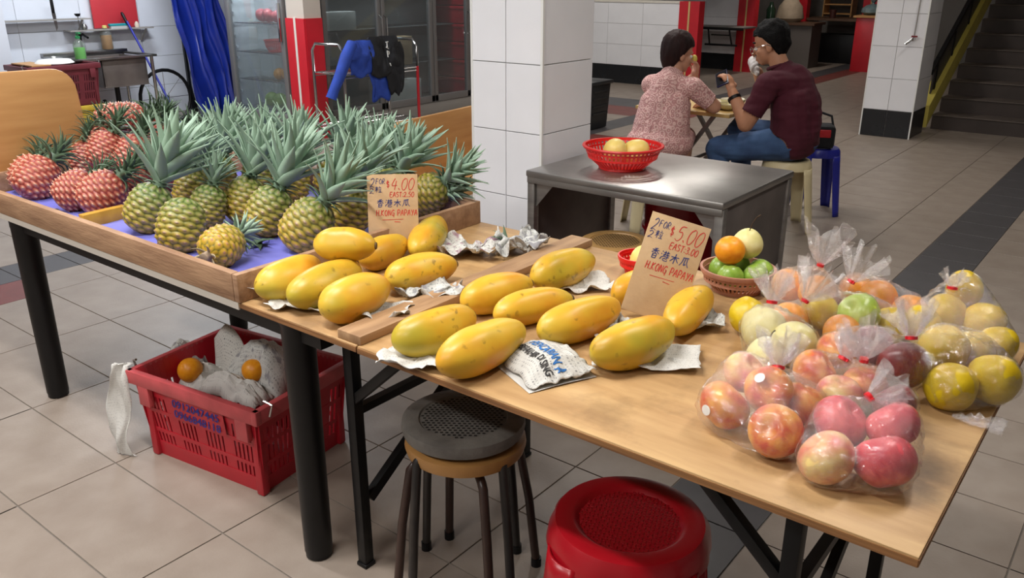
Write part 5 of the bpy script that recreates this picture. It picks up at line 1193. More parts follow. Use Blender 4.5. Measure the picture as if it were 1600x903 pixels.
# benches / boards
def wood_panel(x, y0, y1, z0, z1, label, lean=.03, r=.06, slope=0.0):
    n = 6; pts = [(y0, z0), (y1, z0)]+[(y1-r+r*math.cos(a), z1+slope-r+r*math.sin(a)) for a in [PI/2*k/n for k in range(n+1)]]+[(y0+r-r*math.sin(a), z1-r+r*math.cos(a)) for a in [PI/2*k/n for k in range(n+1)]]
    M_ = Matrix.Translation((x, 0, 0)) @ Matrix(((0, 0, 1, 0), (1, 0, 0, 0), (0, 1, 0, 0), (0, 0, 0, 1)))
    e = empty('bench_back', (x, (y0+y1)/2, 0)); tag(e, label, 'bench')
    o = MB().prism(pts, .022, M_).build('panel', m_lamwood, e, bevel=.004); o.location = -Vector(e.location)
    o = MB().span((x+.02, y0+.06, .40), (x+.42, y1-.06, .43)).build('seat', m_lamwood, e, bevel=.006); o.location = -Vector(e.location)
    for y in (y0+.12, y1-.12):
        o = MB().span((x+.05, y-.02, 0), (x+.38, y+.02, .40)).build('leg', m_black, e); o.location = -Vector(e.location)
bb = empty('wooden_board', (-3.472, 1.2, ZT)); tag(bb, 'varnished wooden board with rounded corner standing at the table end', 'board')
pts = [(-.45, 0), (.43, 0)]+[(.405-.09+.09*math.cos(a), .43-.09+.09*math.sin(a)) for a in [PI/2*k/6 for k in range(7)]]+[(-.45, .44)]
MB().prism(pts, .022, Matrix(((0, 0, 1, 0), (1, 0, 0, 0), (0, 1, 0, .001), (0, 0, 0, 1)))).build('panel', m_lamwood, bb, bevel=.004)
for y in (-.05, .3): MB().box((-.022, y, -.03), (.02, .05, .10)).build('bracket', m_black, bb)
wood_panel(-3.30, 3.15, 4.2, .30, .76, 'varnished wooden bench back beside the white column', r=.05, slope=.03)

# ------------------------------------------------------------------ background on the right
# stairs
stt = empty('staircase', (-.5, 10.5, 0)); tag(stt, 'dark stone staircase rising behind the right column', 'staircase')
m_stone = mat('dark_stone', (62, 52, 48), .55, var=.2, vscale=5, detail=6); m_nosing = mat('step_nosing', (92, 82, 76), .6, var=.15, vscale=9)
for k in range(14):
    y = 9.6+.28*k; z = .147*(k+1)
    o = MB().span((-2.02, y, 0 if k == 0 else z-.16), (3.9, y+.30, z-.012)).build('step', m_stone, stt); o.location = -Vector(stt.location)
    o = MB().span((-2.02, y-.012, z-.012), (3.9, y+.29, z)).build('tread', m_nosing, stt, bevel=.003); o.location = -Vector(stt.location)
m_ypaint = mat('yellow_paint', (206, 190, 92), .5, var=.1, vscale=6)
def slant(y0, z0, y1, z1, h, x0, x1, nm, m):
    o = MB().add([(x0, y0, z0), (x1, y0, z0), (x1, y1, z1), (x0, y1, z1), (x0, y0, z0+h), (x1, y0, z0+h), (x1, y1, z1+h), (x0, y1, z1+h)], [(3, 2, 1, 0), (4, 5, 6, 7), (0, 1, 5, 4), (1, 2, 6, 5), (2, 3, 7, 6), (3, 0, 4, 7)]).build(nm, m, stt); o.location = -Vector(stt.location)
slant(9.45, .03, 13.5, 2.2, .22, -2.14, -2.03, 'stringer', m_ypaint)
slant(9.5, .55, 13.5, 2.7, .05, -2.10, -2.06, 'handrail', m_black)
for k in range(7):
    y = 9.7+k*.56; z = .16+(y-9.6)*.535; o = MB().span((-2.095, y, z), (-2.065, y+.03, z+.5)).build('baluster', m_black, stt); o.location = -Vector(stt.location)
slant(9.62, .35, 13.5, 2.4, .30, -2.09, -2.075, 'side_panel', mat('dark_panel', (70, 66, 64), .5))
# tap and pipe on the right column
e = empty('wall_tap', (-2.12, 8.78, .92)); tag(e, 'small tap with a thin pipe on the column by the stairs', 'tap')
MB().cyl((0, 0, .03), (.03, 0, 1.6), .006).build('pipe', m_pvc, e); MB().cyl((0, .015, .02), (0, -.05, .01), .014).cyl((-.0, -.05, .015), (-.05, -.07, -.03), .011).build('spout', m_chrome, e); MB().box((.01, -.03, .04), (.05, .02, .015)).build('handle', mat('tap_red', (120, 30, 40), .4), e)
tag(MB().span((-2.40, 8.785, 1.30), (-2.18, 8.799, 1.36)).build('notice', mat('notice_paper', (214, 206, 190), .7)), 'small paper notice on the column by the stairs', 'notice')
# stall half walls
def half_wall(name, x0, x1, y, z=1.13, base=.26, tiles=True, tw=.6):
    w_ = MB().span((x0, y+.008, 0), (x1, y+.14, z)).build(name, m_wgrout); struct(w_)
    n = max(1, round((x1-x0)/tw)); us = [(x1-x0)*k/n for k in range(n+1)]
    tile_face(w_, (x0, y+.008, 0), (1, 0, 0), (0, 0, 1), us, [0, base, base+.29, base+.58, z], lambda i, j: m_black_tile if j == 0 else m_white_tile)
    MB().span((x0, y-.01, z), (x1, y+.15, z+.03)).build('coping', m_white_edge, w_)
    return w_
w1 = half_wall('wall_stall', -8.6, -5.72, 11.0)
def red_post(x0, x1, y, name, zt=1.16):
    p = MB().span((x0, y, 0), (x1, y+.16, zt)).build(name, m_red_panel); struct(p)
    MB().span(((x0+x1)/2-.012, y-.006, 0), ((x0+x1)/2+.012, y, zt)).build('strip', mat('cream_strip', (206, 180, 120), .5), p)
red_post(-5.72, -5.42, 10.98, 'trim_4'); red_post(-6.0, -5.72, 13.55, 'trim_5', 2.6); red_post(-5.95, -5.62, 15.6, 'trim_6', 2.6); red_post(-4.9, -4.62, 16.4, 'trim_8', 2.6)
half_wall('wall_stall_rear', -8.6, -6.0, 13.7, 1.6)
struct(MB().span((-8.6, 12.0, 1.6), (-5.6, 14.0, 1.64)).build('trim_7', m_wgrout))
cbx = empty('stall_counter', (-4.32, 14.8, 0)); tag(cbx, 'red panelled stall counter by the far column', 'counter')
MB().span((-.16, -.06, 0), (.16, .5, .85)).build('panel', m_red_panel, cbx, bevel=.004); MB().span((-.2, -.1, .85), (.2, .55, .88)).build('worktop', m_lamwood, cbx)
sw = empty('stall_counter', (-5.0, 16.0, 0)); tag(sw, 'dark stall table with thin metal legs between red posts', 'table')
MB().span((-.8, -.35, .74), (.7, .35, .78)).build('table_top', mat('dark_wood', (92, 66, 48), .5, var=.2, vscale=6), sw)
for x, y in ((-.7, -.3), (.35, -.3), (-.7, .3), (.6, .3)): MB().cyl((x, y, 0), (x*.9, y*.9, .74), .016).build('leg', m_chrome, sw)
tag(MB().box((-5.2, 16.15, .25), (.8, .4, .5)).build('black_box', m_black, bevel=.01), 'black box under the dark stall table', 'box')
tag(MB().lathe([(.05, 0), (.06, .14)], 14, Matrix.Translation((-5.25, 15.9, .78))).build('cup', mat('brown_cup', (70, 34, 28), .5)), 'brown cup on the dark stall table', 'cup')
shb = empty('wooden_shelf', (-5.35, 16.55, .78)); tag(shb, 'pale wooden shelf unit behind the dark stall table', 'shelf')
for k in range(4): MB().box((0, 0, .05+k*.16), (.5, .3, .02)).build('shelf', m_lamwood, shb)
for x in (-.25, .25): MB().box((x, 0, .3), (.02, .3, .6)).build('side', m_lamwood, shb)
bgs = empty('plastic_sack', (-4.35, 15.1, .881)); tag(bgs, 'grey plastic sack lying on the red counter', 'sack')
MB().lathe([(.12, 0), (.18, .04), (.17, .1), (.1, .15), (.03, .17)], 20, Matrix.Scale(1.0, 4), fn=lambda a, z: 1+.12*math.sin(3*a)+.08*math.sin(7*a+z*20)).build('body', mat('grey_sack', (112, 132, 136), .35, var=.3, vscale=8), bgs)
MB().lathe([(.03, .16), (.015, .18), (.05, .23)], 14, fn=lambda a, z: 1+.2*math.sin(5*a)).build('neck', MATS['grey_sack'], bgs)
rc = empty('stall_counter', (-5.62, 14.9, 0)); tag(rc, 'low stall worktop with a beige sack on it', 'counter')
MB().span((-.35, -.25, .70), (.5, .3, .74)).build('worktop', MATS['dark_wood'], rc); MB().span((-.33, -.2, 0), (.45, .28, .70)).build('panel', mat('dim_panel', (96, 90, 86), .6), rc)
tag(MB().lathe([(.16, 0), (.22, .06), (.2, .25), (.12, .36), (.05, .4)], 20, Matrix.Translation((-5.65, 14.9, .74)), fn=lambda a, z: 1+.07*math.sin(4*a+z*9)).build('sack', mat('beige_sack', (168, 150, 128), .8, var=.2, vscale=7)), 'beige sack on the low stall worktop', 'sack')
tag(MB().lathe([(.07, 0), (.08, .2), (.04, .26), (.03, .32)], 16, Matrix.Translation((-5.95, 14.8, .74))).build('bottle', mat('dark_green_glass', (30, 50, 36), .2)), 'dark green bottle beside the beige sack', 'bottle')
# black folding table in the stall
ft = empty('folding_table', (-6.2, 13.25, 0)); tag(ft, 'black folding table standing in the tiled stall', 'table')
def FTb(mb, nm, m=m_black): return mb.build(nm, m, ft, bevel=.002)
FTb(MB().span((-.55, -.25, .70), (.55, .25, .725)), 'table_top', mat('grey_laminate', (112, 108, 104), .5)); FTb(MB().span((-.55, -.255, .68), (.55, -.235, .722)), 'frame')
for x in (-.1, .45):
    for y in (-.2, .2): FTb(MB().bar((x, y, 0), (x, y, .69), .03, .03), 'leg')
FTb(MB().bar((-.1, -.2, .45), (.45, -.2, .45), .025, .03), 'rail'); FTb(MB().bar((-.02, -.2, .46), (-.06, -.2, .69), .02, .02, (0, 1, 0)), 'brace'); FTb(MB().bar((.36, -.2, .46), (.3, -.2, .69), .02, .02, (0, 1, 0)), 'brace'); FTb(MB().bar((0, -.2, .6), (.32, -.2, .6), .02, .02), 'rail')
# black bin
bn = empty('litter_bin', (-4.86, 7.45, 0)); tag(bn, 'black plastic crate bin standing behind the white column', 'bin')
MB().box((0, 0, .24), (.32, .36, .47), taper=.86).build('body', mat('black_plastic', (26, 27, 30), .4), bn, bevel=.008); MB().box((0, 0, .47), (.36, .40, .035)).build('rim', MATS['black_plastic'], bn, bevel=.006)
for k in range(4): MB().box((.152+.002*k, 0, .16+k*.075), (.01, .28, .02)).build('rib', MATS['black_plastic'], bn)
for sx in (-1, 1): MB().box((0, sx*.205, .42), (.12, .02, .04)).build('handle', MATS['black_plastic'], bn)
MB().prism([(0, 0), (.12, .0), (.16, .16)], .01, Matrix.Translation((-.12, -.05, .45)) @ Matrix.Rotation(PI/2, 4, 'X')).build('flap', m_card, bn)

# ------------------------------------------------------------------ the diners' table
dt = empty('wooden_table', (-2.49, 5.2, 0)); tag(dt, 'small wooden folding table between the two diners', 'table')
DZ = .70
m_dtop = mat('pine_table_top', (206, 174, 112), .45, rgb2=(190, 156, 92), vscale=4, stretch=(1, 6, 1))
MB().span((-.33, -.31, DZ-.022), (.33, .31, DZ)).build('table_top', m_dtop, dt, bevel=.003)
for y in (-.24, .24):
    MB().bar((-.26, y, .01), (.2, y, DZ-.022), .022, .03, (0, 1, 0)).build('leg', m_darksteel, dt); MB().bar((.26, y, .01), (-.2, y, DZ-.022), .022, .03, (0, 1, 0)).build('leg', m_darksteel, dt)
for x in (-.26, .26): MB().cyl((x, -.25, .02), (x, .25, .02), .010).build('stretcher', m_darksteel, dt)
MB().cyl((0, -.25, .355), (0, .25, .355), .012).build('pivot_rod', m_darksteel, dt)
m_rind = mat('fruit_rind_white', (236, 230, 212), .6, var=.1, vscale=20); m_rindg = mat('fruit_rind_pale', (206, 198, 150), .6, var=.2, vscale=30)
for k, (x, y, r, t, lab) in enumerate(((-2.33, 5.08, .07, .5, 'half shell of white fruit rind near the man'), (-2.27, 5.18, .08, -.3, 'open fruit rind lying flat in front of the man'), (-2.42, 5.14, .06, .8, 'curled white fruit rind beside the woman'), (-2.25, 5.05, .055, .2, 'small white rind at the table corner'))):
    e = empty('fruit_rind', (x, y, DZ+.001)); e.rotation_euler = (0, 0, k); tag(e, lab, 'fruit rind')
    def shell(rr, th0=0.55):
        return [(rr*math.sin(a), rr*.75*(1-math.cos(a))) for a in [th0*0+1.45*j/9 for j in range(10)]]
    MB().lathe(shell(r), 22, cap=False, fn=lambda a, z: 1+.08*math.sin(3*a)).build('rind', m_rindg, e)
    MB().lathe([(p[0]*.93, p[1]+.004) for p in shell(r)], 22, cap=False, fn=lambda a, z: 1+.08*math.sin(3*a)).build('pith', m_rind, e)
plastic_stool((-2.50, 4.60), PI/4, m_cream, 'cream plastic stool under the woman in pink', .44, .145, .20, woven=False)
plastic_stool((-1.845, 5.09), PI/4-.15, m_cream, 'cream plastic stool under the man in maroon', .44, .145, .195, woven=False)
plastic_stool((-1.835, 5.60), PI/4-.2, m_bluepl, 'blue plastic stool carrying the black bag', .44, .14, .185, woven=False)
bg = empty('shoulder_bag', (-1.86, 5.55, .442)); bg.rotation_euler = (0, 0, .4); tag(bg, 'black and red bag lying on the blue stool', 'bag')
MB().box((0, 0, .075), (.26, .16, .15)).build('body', m_black_cloth, bg, bevel=.025); MB().box((.05, -.078, .10), (.10, .012, .05)).build('red_pocket', m_red_panel, bg, bevel=.004); MB().tube([(-.12, 0, .12), (-.1, .02, .2), (.0, .03, .23), (.1, .02, .2), (.12, 0, .12)], .008, 8).build('strap', m_black_cloth, bg)
# ------------------------------------------------------------------ people
def cone_mesh(mb, p0, r0, p1, r1, seg=14):
    p0, p1 = Vector(p0), Vector(p1); d = p1-p0; L = max(d.length, 1e-4); M_ = Matrix.Translation(p0) @ align(d)
    prof = [(max(1e-4, r0*math.cos(a)), -r0*math.sin(a)) for a in (PI/2*.99, 1.1, .6, .25)]+[(r0, 0), (r1, L)]+[(max(1e-4, r1*math.cos(a)), L+r1*math.sin(a)) for a in (.25, .6, 1.1, PI/2*.99)]
    mb.lathe(prof, seg, M_, cap=True)
def ell_mesh(mb, c, r, R=None, nu=20, nv=14):
    M_ = Matrix.Translation(c) @ (R or Matrix.Identity(4)) @ Matrix.Diagonal((*r, 1))
    mb.lathe([(max(1e-4, math.sin(PI*j/nv)), -math.cos(PI*j/nv)) for j in range(nv+1)], nu, M_)
class Body:
    def __init__(s): s.pr = []           # (tag, kind, data)
    def cone(s, t, p0, r0, p1, r1): s.pr.append((t, Vector(p0), r0, Vector(p1), r1, None))
    def chain(s, t, pts):
        for (a, ra), (b, rb) in zip(pts[:-1], pts[1:]): s.cone(t, a, ra, b, rb)
    def ell(s, t, c, r, R=None): s.pr.append((t, Vector(c), r, None, None, R))
    def build(s, voxel=.0055):
        mb = MB()
        for t, a, ra, b, rb, R in s.pr:
            if b is None: ell_mesh(mb, a, ra, R)
            else: cone_mesh(mb, a, ra, b, rb)
        me = bpy.data.meshes.new('tmp'); me.from_pydata(mb.v, [], mb.f); o = bpy.data.objects.new('tmp', me); COL.objects.link(o)
        m1 = o.modifiers.new('r', 'REMESH'); m1.mode = 'VOXEL'; m1.voxel_size = voxel; m2 = o.modifiers.new('s', 'SMOOTH'); m2.factor = .5; m2.iterations = 5
        out = bpy.data.meshes.new_from_object(o.evaluated_get(bpy.context.evaluated_depsgraph_get())); bpy.data.objects.remove(o, do_unlink=True)
        for p in out.polygons: p.use_smooth = True
        return out
    def tags(s, me):
        n = len(me.vertices); co = np.empty(n*3); me.vertices.foreach_get('co', co); co = co.reshape(-1, 3); best = np.full(n, 9.0); idx = np.zeros(n, int); par = np.zeros(n)
        for k, (t, a, ra, b, rb, R) in enumerate(s.pr):
            a_ = np.array(a)
            if b is None:
                Ri = np.array((R or Matrix.Identity(4)).to_3x3().transposed()); q = (co-a_) @ Ri.T/np.array(ra); d = (np.linalg.norm(q, axis=1)-1)*min(ra); tt = np.zeros(n)
            else:
                ab = np.array(b)-a_; tt = np.clip(((co-a_) @ ab)/max(ab @ ab, 1e-9), 0, 1); d = np.linalg.norm(co-a_-tt[:, None]*ab, axis=1)-(ra+(rb-ra)*tt)
            m = d < best; best[m] = d[m]; idx[m] = k; par[m] = tt[m]
        return [(s.pr[i][0], p) for i, p in zip(idx, par)], co
def garment(name, me, keep, off, m, parent, seed=0, wr=.006):
    """cloth over the kept part of a body: its faces pushed outward with soft wrinkles"""
    n = len(me.vertices); no = np.empty(n*3); me.vertices.foreach_get('normal', no); no = no.reshape(-1, 3); co = np.empty(n*3); me.vertices.foreach_get('co', co); co = co.reshape(-1, 3)
    mp = {}; vs = []; fs = []
    for p in me.polygons:
        if all(keep[i] for i in p.vertices):
            f = []
            for i in p.vertices:
                if i not in mp:
                    c = Vector(co[i]); w = wr*mnoise.noise(c*14+Vector((seed, 0, 0)))+wr*.6*mnoise.noise(Vector((c.x*10, c.y*10, c.z*35)))
                    mp[i] = len(vs); vs.append(c+Vector(no[i])*(off+w))
                f.append(mp[i])
            fs.append(f)
    g = bpy.data.meshes.new(name); g.from_pydata(vs, [], fs)
    for p in g.polygons: p.use_smooth = True
    o = link(name, g, m, parent); sm = o.modifiers.new('thickness', 'SOLIDIFY'); sm.thickness = .004
    return o
def head(b, c, fdir, tilt, s=1.0):
    """head with face toward fdir (horizontal), nodding by tilt; returns its matrix (local +Y = face, +Z = up)"""
    f = Vector(fdir).normalized(); az = math.atan2(f.y, f.x)-PI/2
    H = Matrix.Translation(c) @ Matrix.Rotation(az, 4, 'Z') @ Matrix.Rotation(-tilt, 4, 'X') @ Matrix.Scale(s, 4)
    R = H.to_3x3().to_4x4()
    P = lambda x, y, z: H @ Vector((x, y, z))
    b.ell('head', P(0, -.015, .03), (.076*s, .094*s, .088*s), Matrix.Rotation(0, 4, 'X') if False else R.copy().normalized() if hasattr(R, 'normalized') else R)
    Rn = H.to_quaternion().to_matrix().to_4x4()
    b.pr[-1] = ('head', P(0, -.015, .03), (.076*s, .094*s, .088*s), None, None, Rn)
    b.ell('head', P(0, .028, -.045), (.058*s, .060*s, .068*s), Rn)        # face
    b.ell('head', P(0, .058, -.092), (.026*s, .022*s, .02*s), Rn)         # chin
    b.cone('head', P(0, .086, -.005), .007*s, P(0, .104, -.038), .011*s)   # nose
    b.cone('head', P(-.014, .082, -.068), .007*s, P(.014, .082, -.068), .007*s)  # lips
    b.cone('head', P(-.035, .070, .012), .010*s, P(.035, .070, .012), .010*s)   # brow
    for sx in (-1, 1):
        b.ell('head', P(sx*.075, -.012, -.022), (.009*s, .019*s, .030*s), Rn)  # ears
        b.ell('head', P(sx*.040, .052, -.035), (.02*s, .02*s, .02*s), Rn)      # cheeks
    return H
def hand(b, t, wrist, d, n, curl, side, s=1.0, spread=.012):
    """palm and five fingers; d = direction of the hand, n = palm normal (fingers curl toward n), side = +1/-1 for the thumb side"""
    d = Vector(d).normalized(); n = Vector(n); n = (n-d*n.dot(d)).normalized(); sd = d.cross(n)*side; w = Vector(wrist)
    b.cone(t, w, .022*s, w+d*.03*s, .026*s)
    for k in range(4):
        o = (k-1.5)*.019*s; base = w+d*.085*s+sd*o; b.cone(t, w+d*.02*s+sd*o*.6, .014*s, base, .0105*s)
        L = (.032, .036, .034, .027)[k]*s; p = base; a = .15
        for j, q in enumerate((1.0, .75, .6)):
            a += curl*(.7 if j == 0 else 1.0); dd = (d*math.cos(a)+n*math.sin(a)).normalized(); p2 = p+dd*L*q; b.cone(t, p, (.0095-.001*j)*s, p2, (.0088-.001*j)*s); p = p2
    p = w+d*.03*s-sd*.024*s; dd = (d*.6-sd*.8+n*.3).normalized(); p2 = p+dd*.035*s; b.cone(t, p, .012*s, p2, .0105*s)
    dd = (d*.8-sd*.2+n*(.3+curl*.4)).normalized(); b.cone(t, p2, .0105*s, p2+dd*.03*s, .008*s)
def hair(name, H, m, parent, back, front, amp, seed, len_=0.0):
    """hair cap over the cranium, cut open at the face; back / front = lower limits"""
    mb = MB(); NU, NV = 56, 36; vs = []; ok = []
    for j in range(NV+1):
        th = PI*j/NV
        for i in range(NU):
            ph = 2*PI*i/NU; d = Vector((math.sin(th)*math.cos(ph), math.sin(th)*math.sin(ph), math.cos(th)))
            w = 1+amp*(mnoise.noise(Vector((d.x*4+seed, d.y*4, d.z*1.6)))+.6*mnoise.noise(Vector((d.x*11, d.y*11, d.z*3+seed))))
            p = Vector((d.x*.085*w, -.018+d.y*.106*w, .036+d.z*(.098*w if d.z > 0 else .06-back)))
            low = back+(front-back)*min(1, max(0, (d.y+.25)/.85))**.55
            if p.z < low: p.z = low+(p.z-low)*.08; p.x *= .96; p.y = -.018+(p.y+.018)*.96
            vs.append(H @ p); ok.append(True)
    fs = [(j*NU+i, (j+1)*NU+i, (j+1)*NU+(i+1) % NU, j*NU+(i+1) % NU) for j in range(NV) for i in range(NU)]
    me = bpy.data.meshes.new(name); me.from_pydata(vs, [], fs)
    for p in me.polygons: p.use_smooth = True
    return link(name, me, m, parent)
m_skin = mat('skin', (196, 146, 120), .5, var=.08, vscale=14, spec=.35); m_skin2 = mat('skin_tan', (186, 134, 104), .5, var=.08, vscale=14, spec=.35)
m_hair_b = mat('hair_dark_brown', (40, 22, 22), .6, spec=.2, var=.4, vscale=30, stretch=(1, 1, .3), bump=.4, bscale=90); m_hair_k = mat('hair_black', (14, 13, 14), .65, spec=.15, var=.4, vscale=30, bump=.5, bscale=110)
def lace_material():
    m = bpy.data.materials.new('pink_lace'); m.use_nodes = True; N = m.node_tree.nodes; L = m.node_tree.links; b = N['Principled BSDF']; b.inputs['Roughness'].default_value = .75
    tc = N.new('ShaderNodeTexCoord'); v = N.new('ShaderNodeTexVoronoi'); v.inputs['Scale'].default_value = 34; L.new(tc.outputs['Object'], v.inputs['Vector'])
    w = N.new('ShaderNodeMath'); w.operation = 'MULTIPLY'; w.inputs[1].default_value = 16; L.new(v.outputs['Distance'], w.inputs[0]); s = N.new('ShaderNodeMath'); s.operation = 'SINE'; L.new(w.outputs[0], s.inputs[0])
    r = N.new('ShaderNodeValToRGB'); r.color_ramp.elements[0].position = .3; r.color_ramp.elements[0].color = lin(190, 138, 136); r.color_ramp.elements[1].position = .7; r.color_ramp.elements[1].color = lin(226, 186, 180)
    mr = N.new('ShaderNodeMapRange'); mr.inputs[1].default_value = -1; L.new(s.outputs[0], mr.inputs[0]); L.new(mr.outputs[0], r.inputs[0]); L.new(r.outputs[0], b.inputs['Base Color'])
    bp = N.new('ShaderNodeBump'); bp.inputs['Strength'].default_value = .35; bp.inputs['Distance'].default_value = .004; L.new(s.outputs[0], bp.inputs['Height']); L.new(bp.outputs[0], b.inputs['Normal'])
    return m
m_lace = lace_material()
m_maroon_cloth = mat('maroon_cloth', (74, 14, 34), .85, var=.12, vscale=8); m_jeans = mat('blue_denim', (66, 96, 138), .85, rgb2=(44, 66, 104), vscale=7, bump=.1, bscale=120); m_shoe = mat('shoe_dark', (40, 38, 40), .6)
m_glove = mat('clear_glove', (220, 216, 214), .3)

# woman in pink, seated, back to the viewer
def woman():
    b = Body(); x = -2.47
    b.chain('torso', [((x, 4.60, .58), .135), ((x, 4.615, .66), .118), ((x, 4.645, .76), .122), ((x, 4.675, .86), .108), ((x, 4.695, .925), .065)])
    for sx in (-1, 1):
        b.cone('torso', (x+sx*.05, 4.60, .575), .13, (x+sx*.055, 4.64, .76), .10); b.cone('torso', (x+sx*.035, 4.675, .868), .074, (x+sx*.125, 4.685, .866), .058)
    b.ell('torso', (x, 4.595, .545), (.205, .17, .10))
    b.cone('neck', (x, 4.70, .92), .054, (x+.005, 4.735, 1.01), .050)
    H = head(b, (x+.010, 4.755, 1.062), (.55, .83, 0), .20, .98)
    for sx in (-1, 1):
        hip, knee, ank = Vector((x+sx*.09, 4.66, .54)), Vector((x+sx*.07-.09, 4.98, .52)), Vector((x+sx*.07-.09, 4.96, .09))
        b.cone('thigh', hip, .088, knee, .058); b.cone('shin', knee, .055, ank, .038); b.cone('foot', ank+Vector((0, -.03, -.045)), .036, ank+Vector((0, .13, -.052)), .030)
    # right arm resting on the table
    S, E, Wr = Vector((x+.148, 4.69, .872)), Vector((x+.245, 4.80, .755)), Vector((x+.13, 4.97, .735))
    b.chain('uarm', [(S, .056), (E, .043)]); b.chain('farm', [(E, .042), (Wr, .028)]); hand(b, 'hand', Wr, (-.8, .5, -.02), (0, 0, -1), .25, -1, .95)
    # left arm raised to the mouth
    S, E, Wr = Vector((x-.132, 4.70, .862)), Vector((x-.12, 4.90, .76)), Vector((x+.055, 4.89, .91))
    b.chain('uarm', [(S, .050), (E, .042)]); b.chain('farm', [(E, .042), (Wr, .028)]); hand(b, 'hand', Wr, (.25, -.25, .85), (-.3, -.6, .3), .55, 1, .95)
    me = b.build(); tg, co = b.tags(me)
    root = empty('person', (x, 4.6, 0)); tag(root, 'woman in a pink lace dress seated at the wooden table eating', 'person')
    body = link('body', me, m_skin, root); body.location = -Vector(root.location)
    keep = [t[0] in ('torso', 'thigh') or (t[0] == 'uarm' and t[1] < (.78 if c[0] > -2.47 else .4)) or (t[0] == 'neck' and c[2] < .955) for t, c in zip(tg, co)]
    d = garment('dress', me, keep, .007, m_lace, root, 3, .004); d.location = -Vector(root.location)
    z = MB().tube([(x, 4.455+.0, .60), (x, 4.498, .68), (x, 4.515, .76), (x, 4.556, .86)], .0022, 6).build('zip', mat('zip_pink', (168, 120, 120), .6), root); z.location = -Vector(root.location)
    h = hair('hair', H, m_hair_b, root, -.118, .05, .05, 2); h.location = -Vector(root.location)
    for sx in (-1, 1):
        e_ = MB(); ell_mesh(e_, H @ Vector((sx*.032, .070, -.012)), (.011, .011, .010), None, 12, 8); o = e_.build('eye', m_sticker, root); o.location = -Vector(root.location)
    for q in [v for v in (Wr+Vector((.018, -.055, .11)),)]:
        f = MB(); ell_mesh(f, q, (.02, .018, .026)); tag(f.build('fruit_piece', mat('durian_flesh', (224, 206, 96), .5, var=.1, vscale=30)), 'piece of yellow fruit held to the mouth by the woman', 'fruit')
woman()
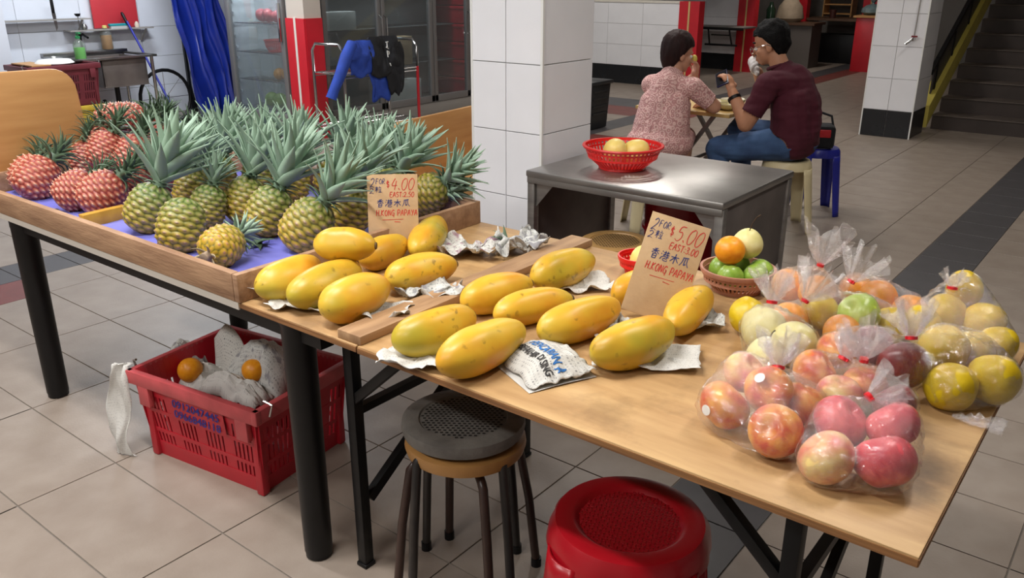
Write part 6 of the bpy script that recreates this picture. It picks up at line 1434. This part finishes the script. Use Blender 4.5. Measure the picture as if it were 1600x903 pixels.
# man in maroon, seated in profile, looking down at a phone
def man():
    b = Body(); y = 5.08
    b.chain('torso', [((-1.80, y, .57), .125), ((-1.80, y, .67), .122), ((-1.825, y, .78), .130), ((-1.875, y, .88), .122), ((-1.93, y, .955), .068)])
    for sy in (-1, 1):
        b.cone('torso', (-1.81, y+sy*.055, .565), .118, (-1.83, y+sy*.07, .78), .110); b.cone('torso', (-1.88, y+sy*.07, .88), .090, (-1.925, y+sy*.165, .905), .066)
    b.cone('neck', (-1.93, y, .945), .058, (-1.985, y, 1.05), .054)
    H = head(b, (-2.03, y, 1.115), (-1, -.10, 0), .30, 1.04)
    for sy, kx, kz in ((-1, -2.25, .475), (1, -2.22, .56)):
        hip, knee, ank = Vector((-1.84, y+sy*.085, .545)), Vector((kx, y+sy*.12, kz)), Vector((kx+.06, y+sy*.13, .10))
        b.cone('thigh', hip, .098, knee, .068); b.cone('shin', knee, .066, ank, .045); b.cone('foot', ank+Vector((.03, 0, -.05)), .042, ank+Vector((-.15, 0, -.06)), .034)
    S, E, Wr = Vector((-1.935, y-.185, .90)), Vector((-2.035, y-.235, .665)), Vector((-2.15, y-.20, .835))
    b.chain('uarm', [(S, .066), (E, .050)]); b.chain('farm', [(E, .049), (Wr, .031)]); hand(b, 'hand', Wr, (-.42, .15, .75), (-.7, .3, -.3), .45, 1, 1.02)
    phone_c = Wr+Vector((-.085, .02, .075))
    S, E, W2 = Vector((-1.935, y+.185, .90)), Vector((-2.10, y+.24, .74)), Vector((-2.13, y+.10, .935))
    b.chain('uarm', [(S, .066), (E, .050)]); b.chain('farm', [(E, .049), (W2, .031)]); hand(b, 'glove', W2, (-.15, -.75, .35), (.5, -.2, .5), .6, 1, 1.02)
    me = b.build(); tg, co = b.tags(me)
    root = empty('person', (-1.85, y, 0)); tag(root, 'man in a maroon polo shirt and jeans looking down at a phone', 'person')
    L0 = -Vector(root.location)
    body = link('body', me, m_skin2, root); body.location = L0
    keep = [(t[0] == 'torso' and c[2] > .47) or (t[0] == 'uarm' and t[1] < .74) for t, c in zip(tg, co)]
    o = garment('polo_shirt', me, keep, .010, m_maroon_cloth, root, 5, .008); o.location = L0
    keep = [t[0] in ('thigh', 'shin') or (t[0] == 'torso' and c[2] < .54) for t, c in zip(tg, co)]
    o = garment('jeans', me, keep, .007, m_jeans, root, 7, .007); o.location = L0
    o = garment('shoes', me, [t[0] == 'foot' for t in tg], .006, m_shoe, root, 1, .001); o.location = L0
    o = garment('glove', me, [t[0] == 'glove' for t in tg], .0025, m_glove, root, 9, .003); o.location = L0
    o = MB().tube([(-1.945+.055*math.cos(a)-.02, y+.066*math.sin(a), .985+.02*math.cos(a)) for a in [2*PI*k/20 for k in range(20)]], .010, 8, True).build('collar', m_maroon_cloth, root); o.location = L0
    o = hair('hair', H, m_hair_k, root, -.082, .065, .10, 5); o.location = L0
    for sx in (-1, 1):
        e_ = MB(); ell_mesh(e_, H @ Vector((sx*.034, .072, -.012)), (.012, .012, .011), None, 12, 8); o = e_.build('eye', m_sticker, root); o.location = L0
        o = MB().tube([H @ Vector((sx*.018, .082, .022)), H @ Vector((sx*.036, .080, .027)), H @ Vector((sx*.052, .066, .022))], .005, 6).build('eyebrow', m_hair_k, root); o.location = L0
    gl = empty('eyeglasses', H @ Vector((0, .1, -.012))); tag(gl, 'thin metal eyeglasses on the face of the man', 'glasses'); gi = -Vector(gl.location)
    for sx in (-1, 1):
        o = MB().tube([H @ Vector((sx*.036+.026*math.cos(a), .098, -.014+.020*math.sin(a))) for a in [2*PI*k/18 for k in range(18)]], .0022, 6, True).build('lens_rim', m_chrome, gl); o.location = gi
        o = MB().tube([H @ Vector((sx*.062, .096, -.008)), H @ Vector((sx*.081, .05, -.006)), H @ Vector((sx*.084, -.005, -.004)), H @ Vector((sx*.082, -.03, -.02))], .0022, 6).build('temple', m_chrome, gl); o.location = gi
    o = MB().tube([H @ Vector((-.010, .100, -.010)), H @ Vector((0, .106, -.006)), H @ Vector((.010, .100, -.010))], .002, 6).build('bridge', m_chrome, gl); o.location = gi
    ph = empty('mobile_phone', phone_c); ph.rotation_euler = (.5, -.5, .3); tag(ph, 'dark mobile phone held in the hand of the man', 'phone')
    MB().box((0, 0, 0), (.075, .15, .009)).build('case', mat('phone_case', (30, 30, 70), .3), ph, bevel=.003); MB().box((0, 0, .005), (.068, .138, .001)).build('screen', mat('phone_screen', (24, 26, 34), .08), ph)
    wd = (Wr-Vector((-2.035, y-.235, .665))).normalized(); wc = Wr-wd*.035; wt = empty('wristwatch', wc); wt.rotation_euler = wd.to_track_quat('Z', 'Y').to_euler(); tag(wt, 'black wristwatch on the wrist of the man', 'watch')
    MB().lathe([(.034, -.011), (.037, -.009), (.037, .009), (.034, .011)], 24, cap=False).build('strap', m_black, wt); MB().lathe([(.019, 0), (.020, .006), (.017, .009)], 20, Matrix.Translation((.0, -.034, 0)) @ Matrix.Rotation(PI/2, 4, 'X')).build('dial', m_black, wt)
man()
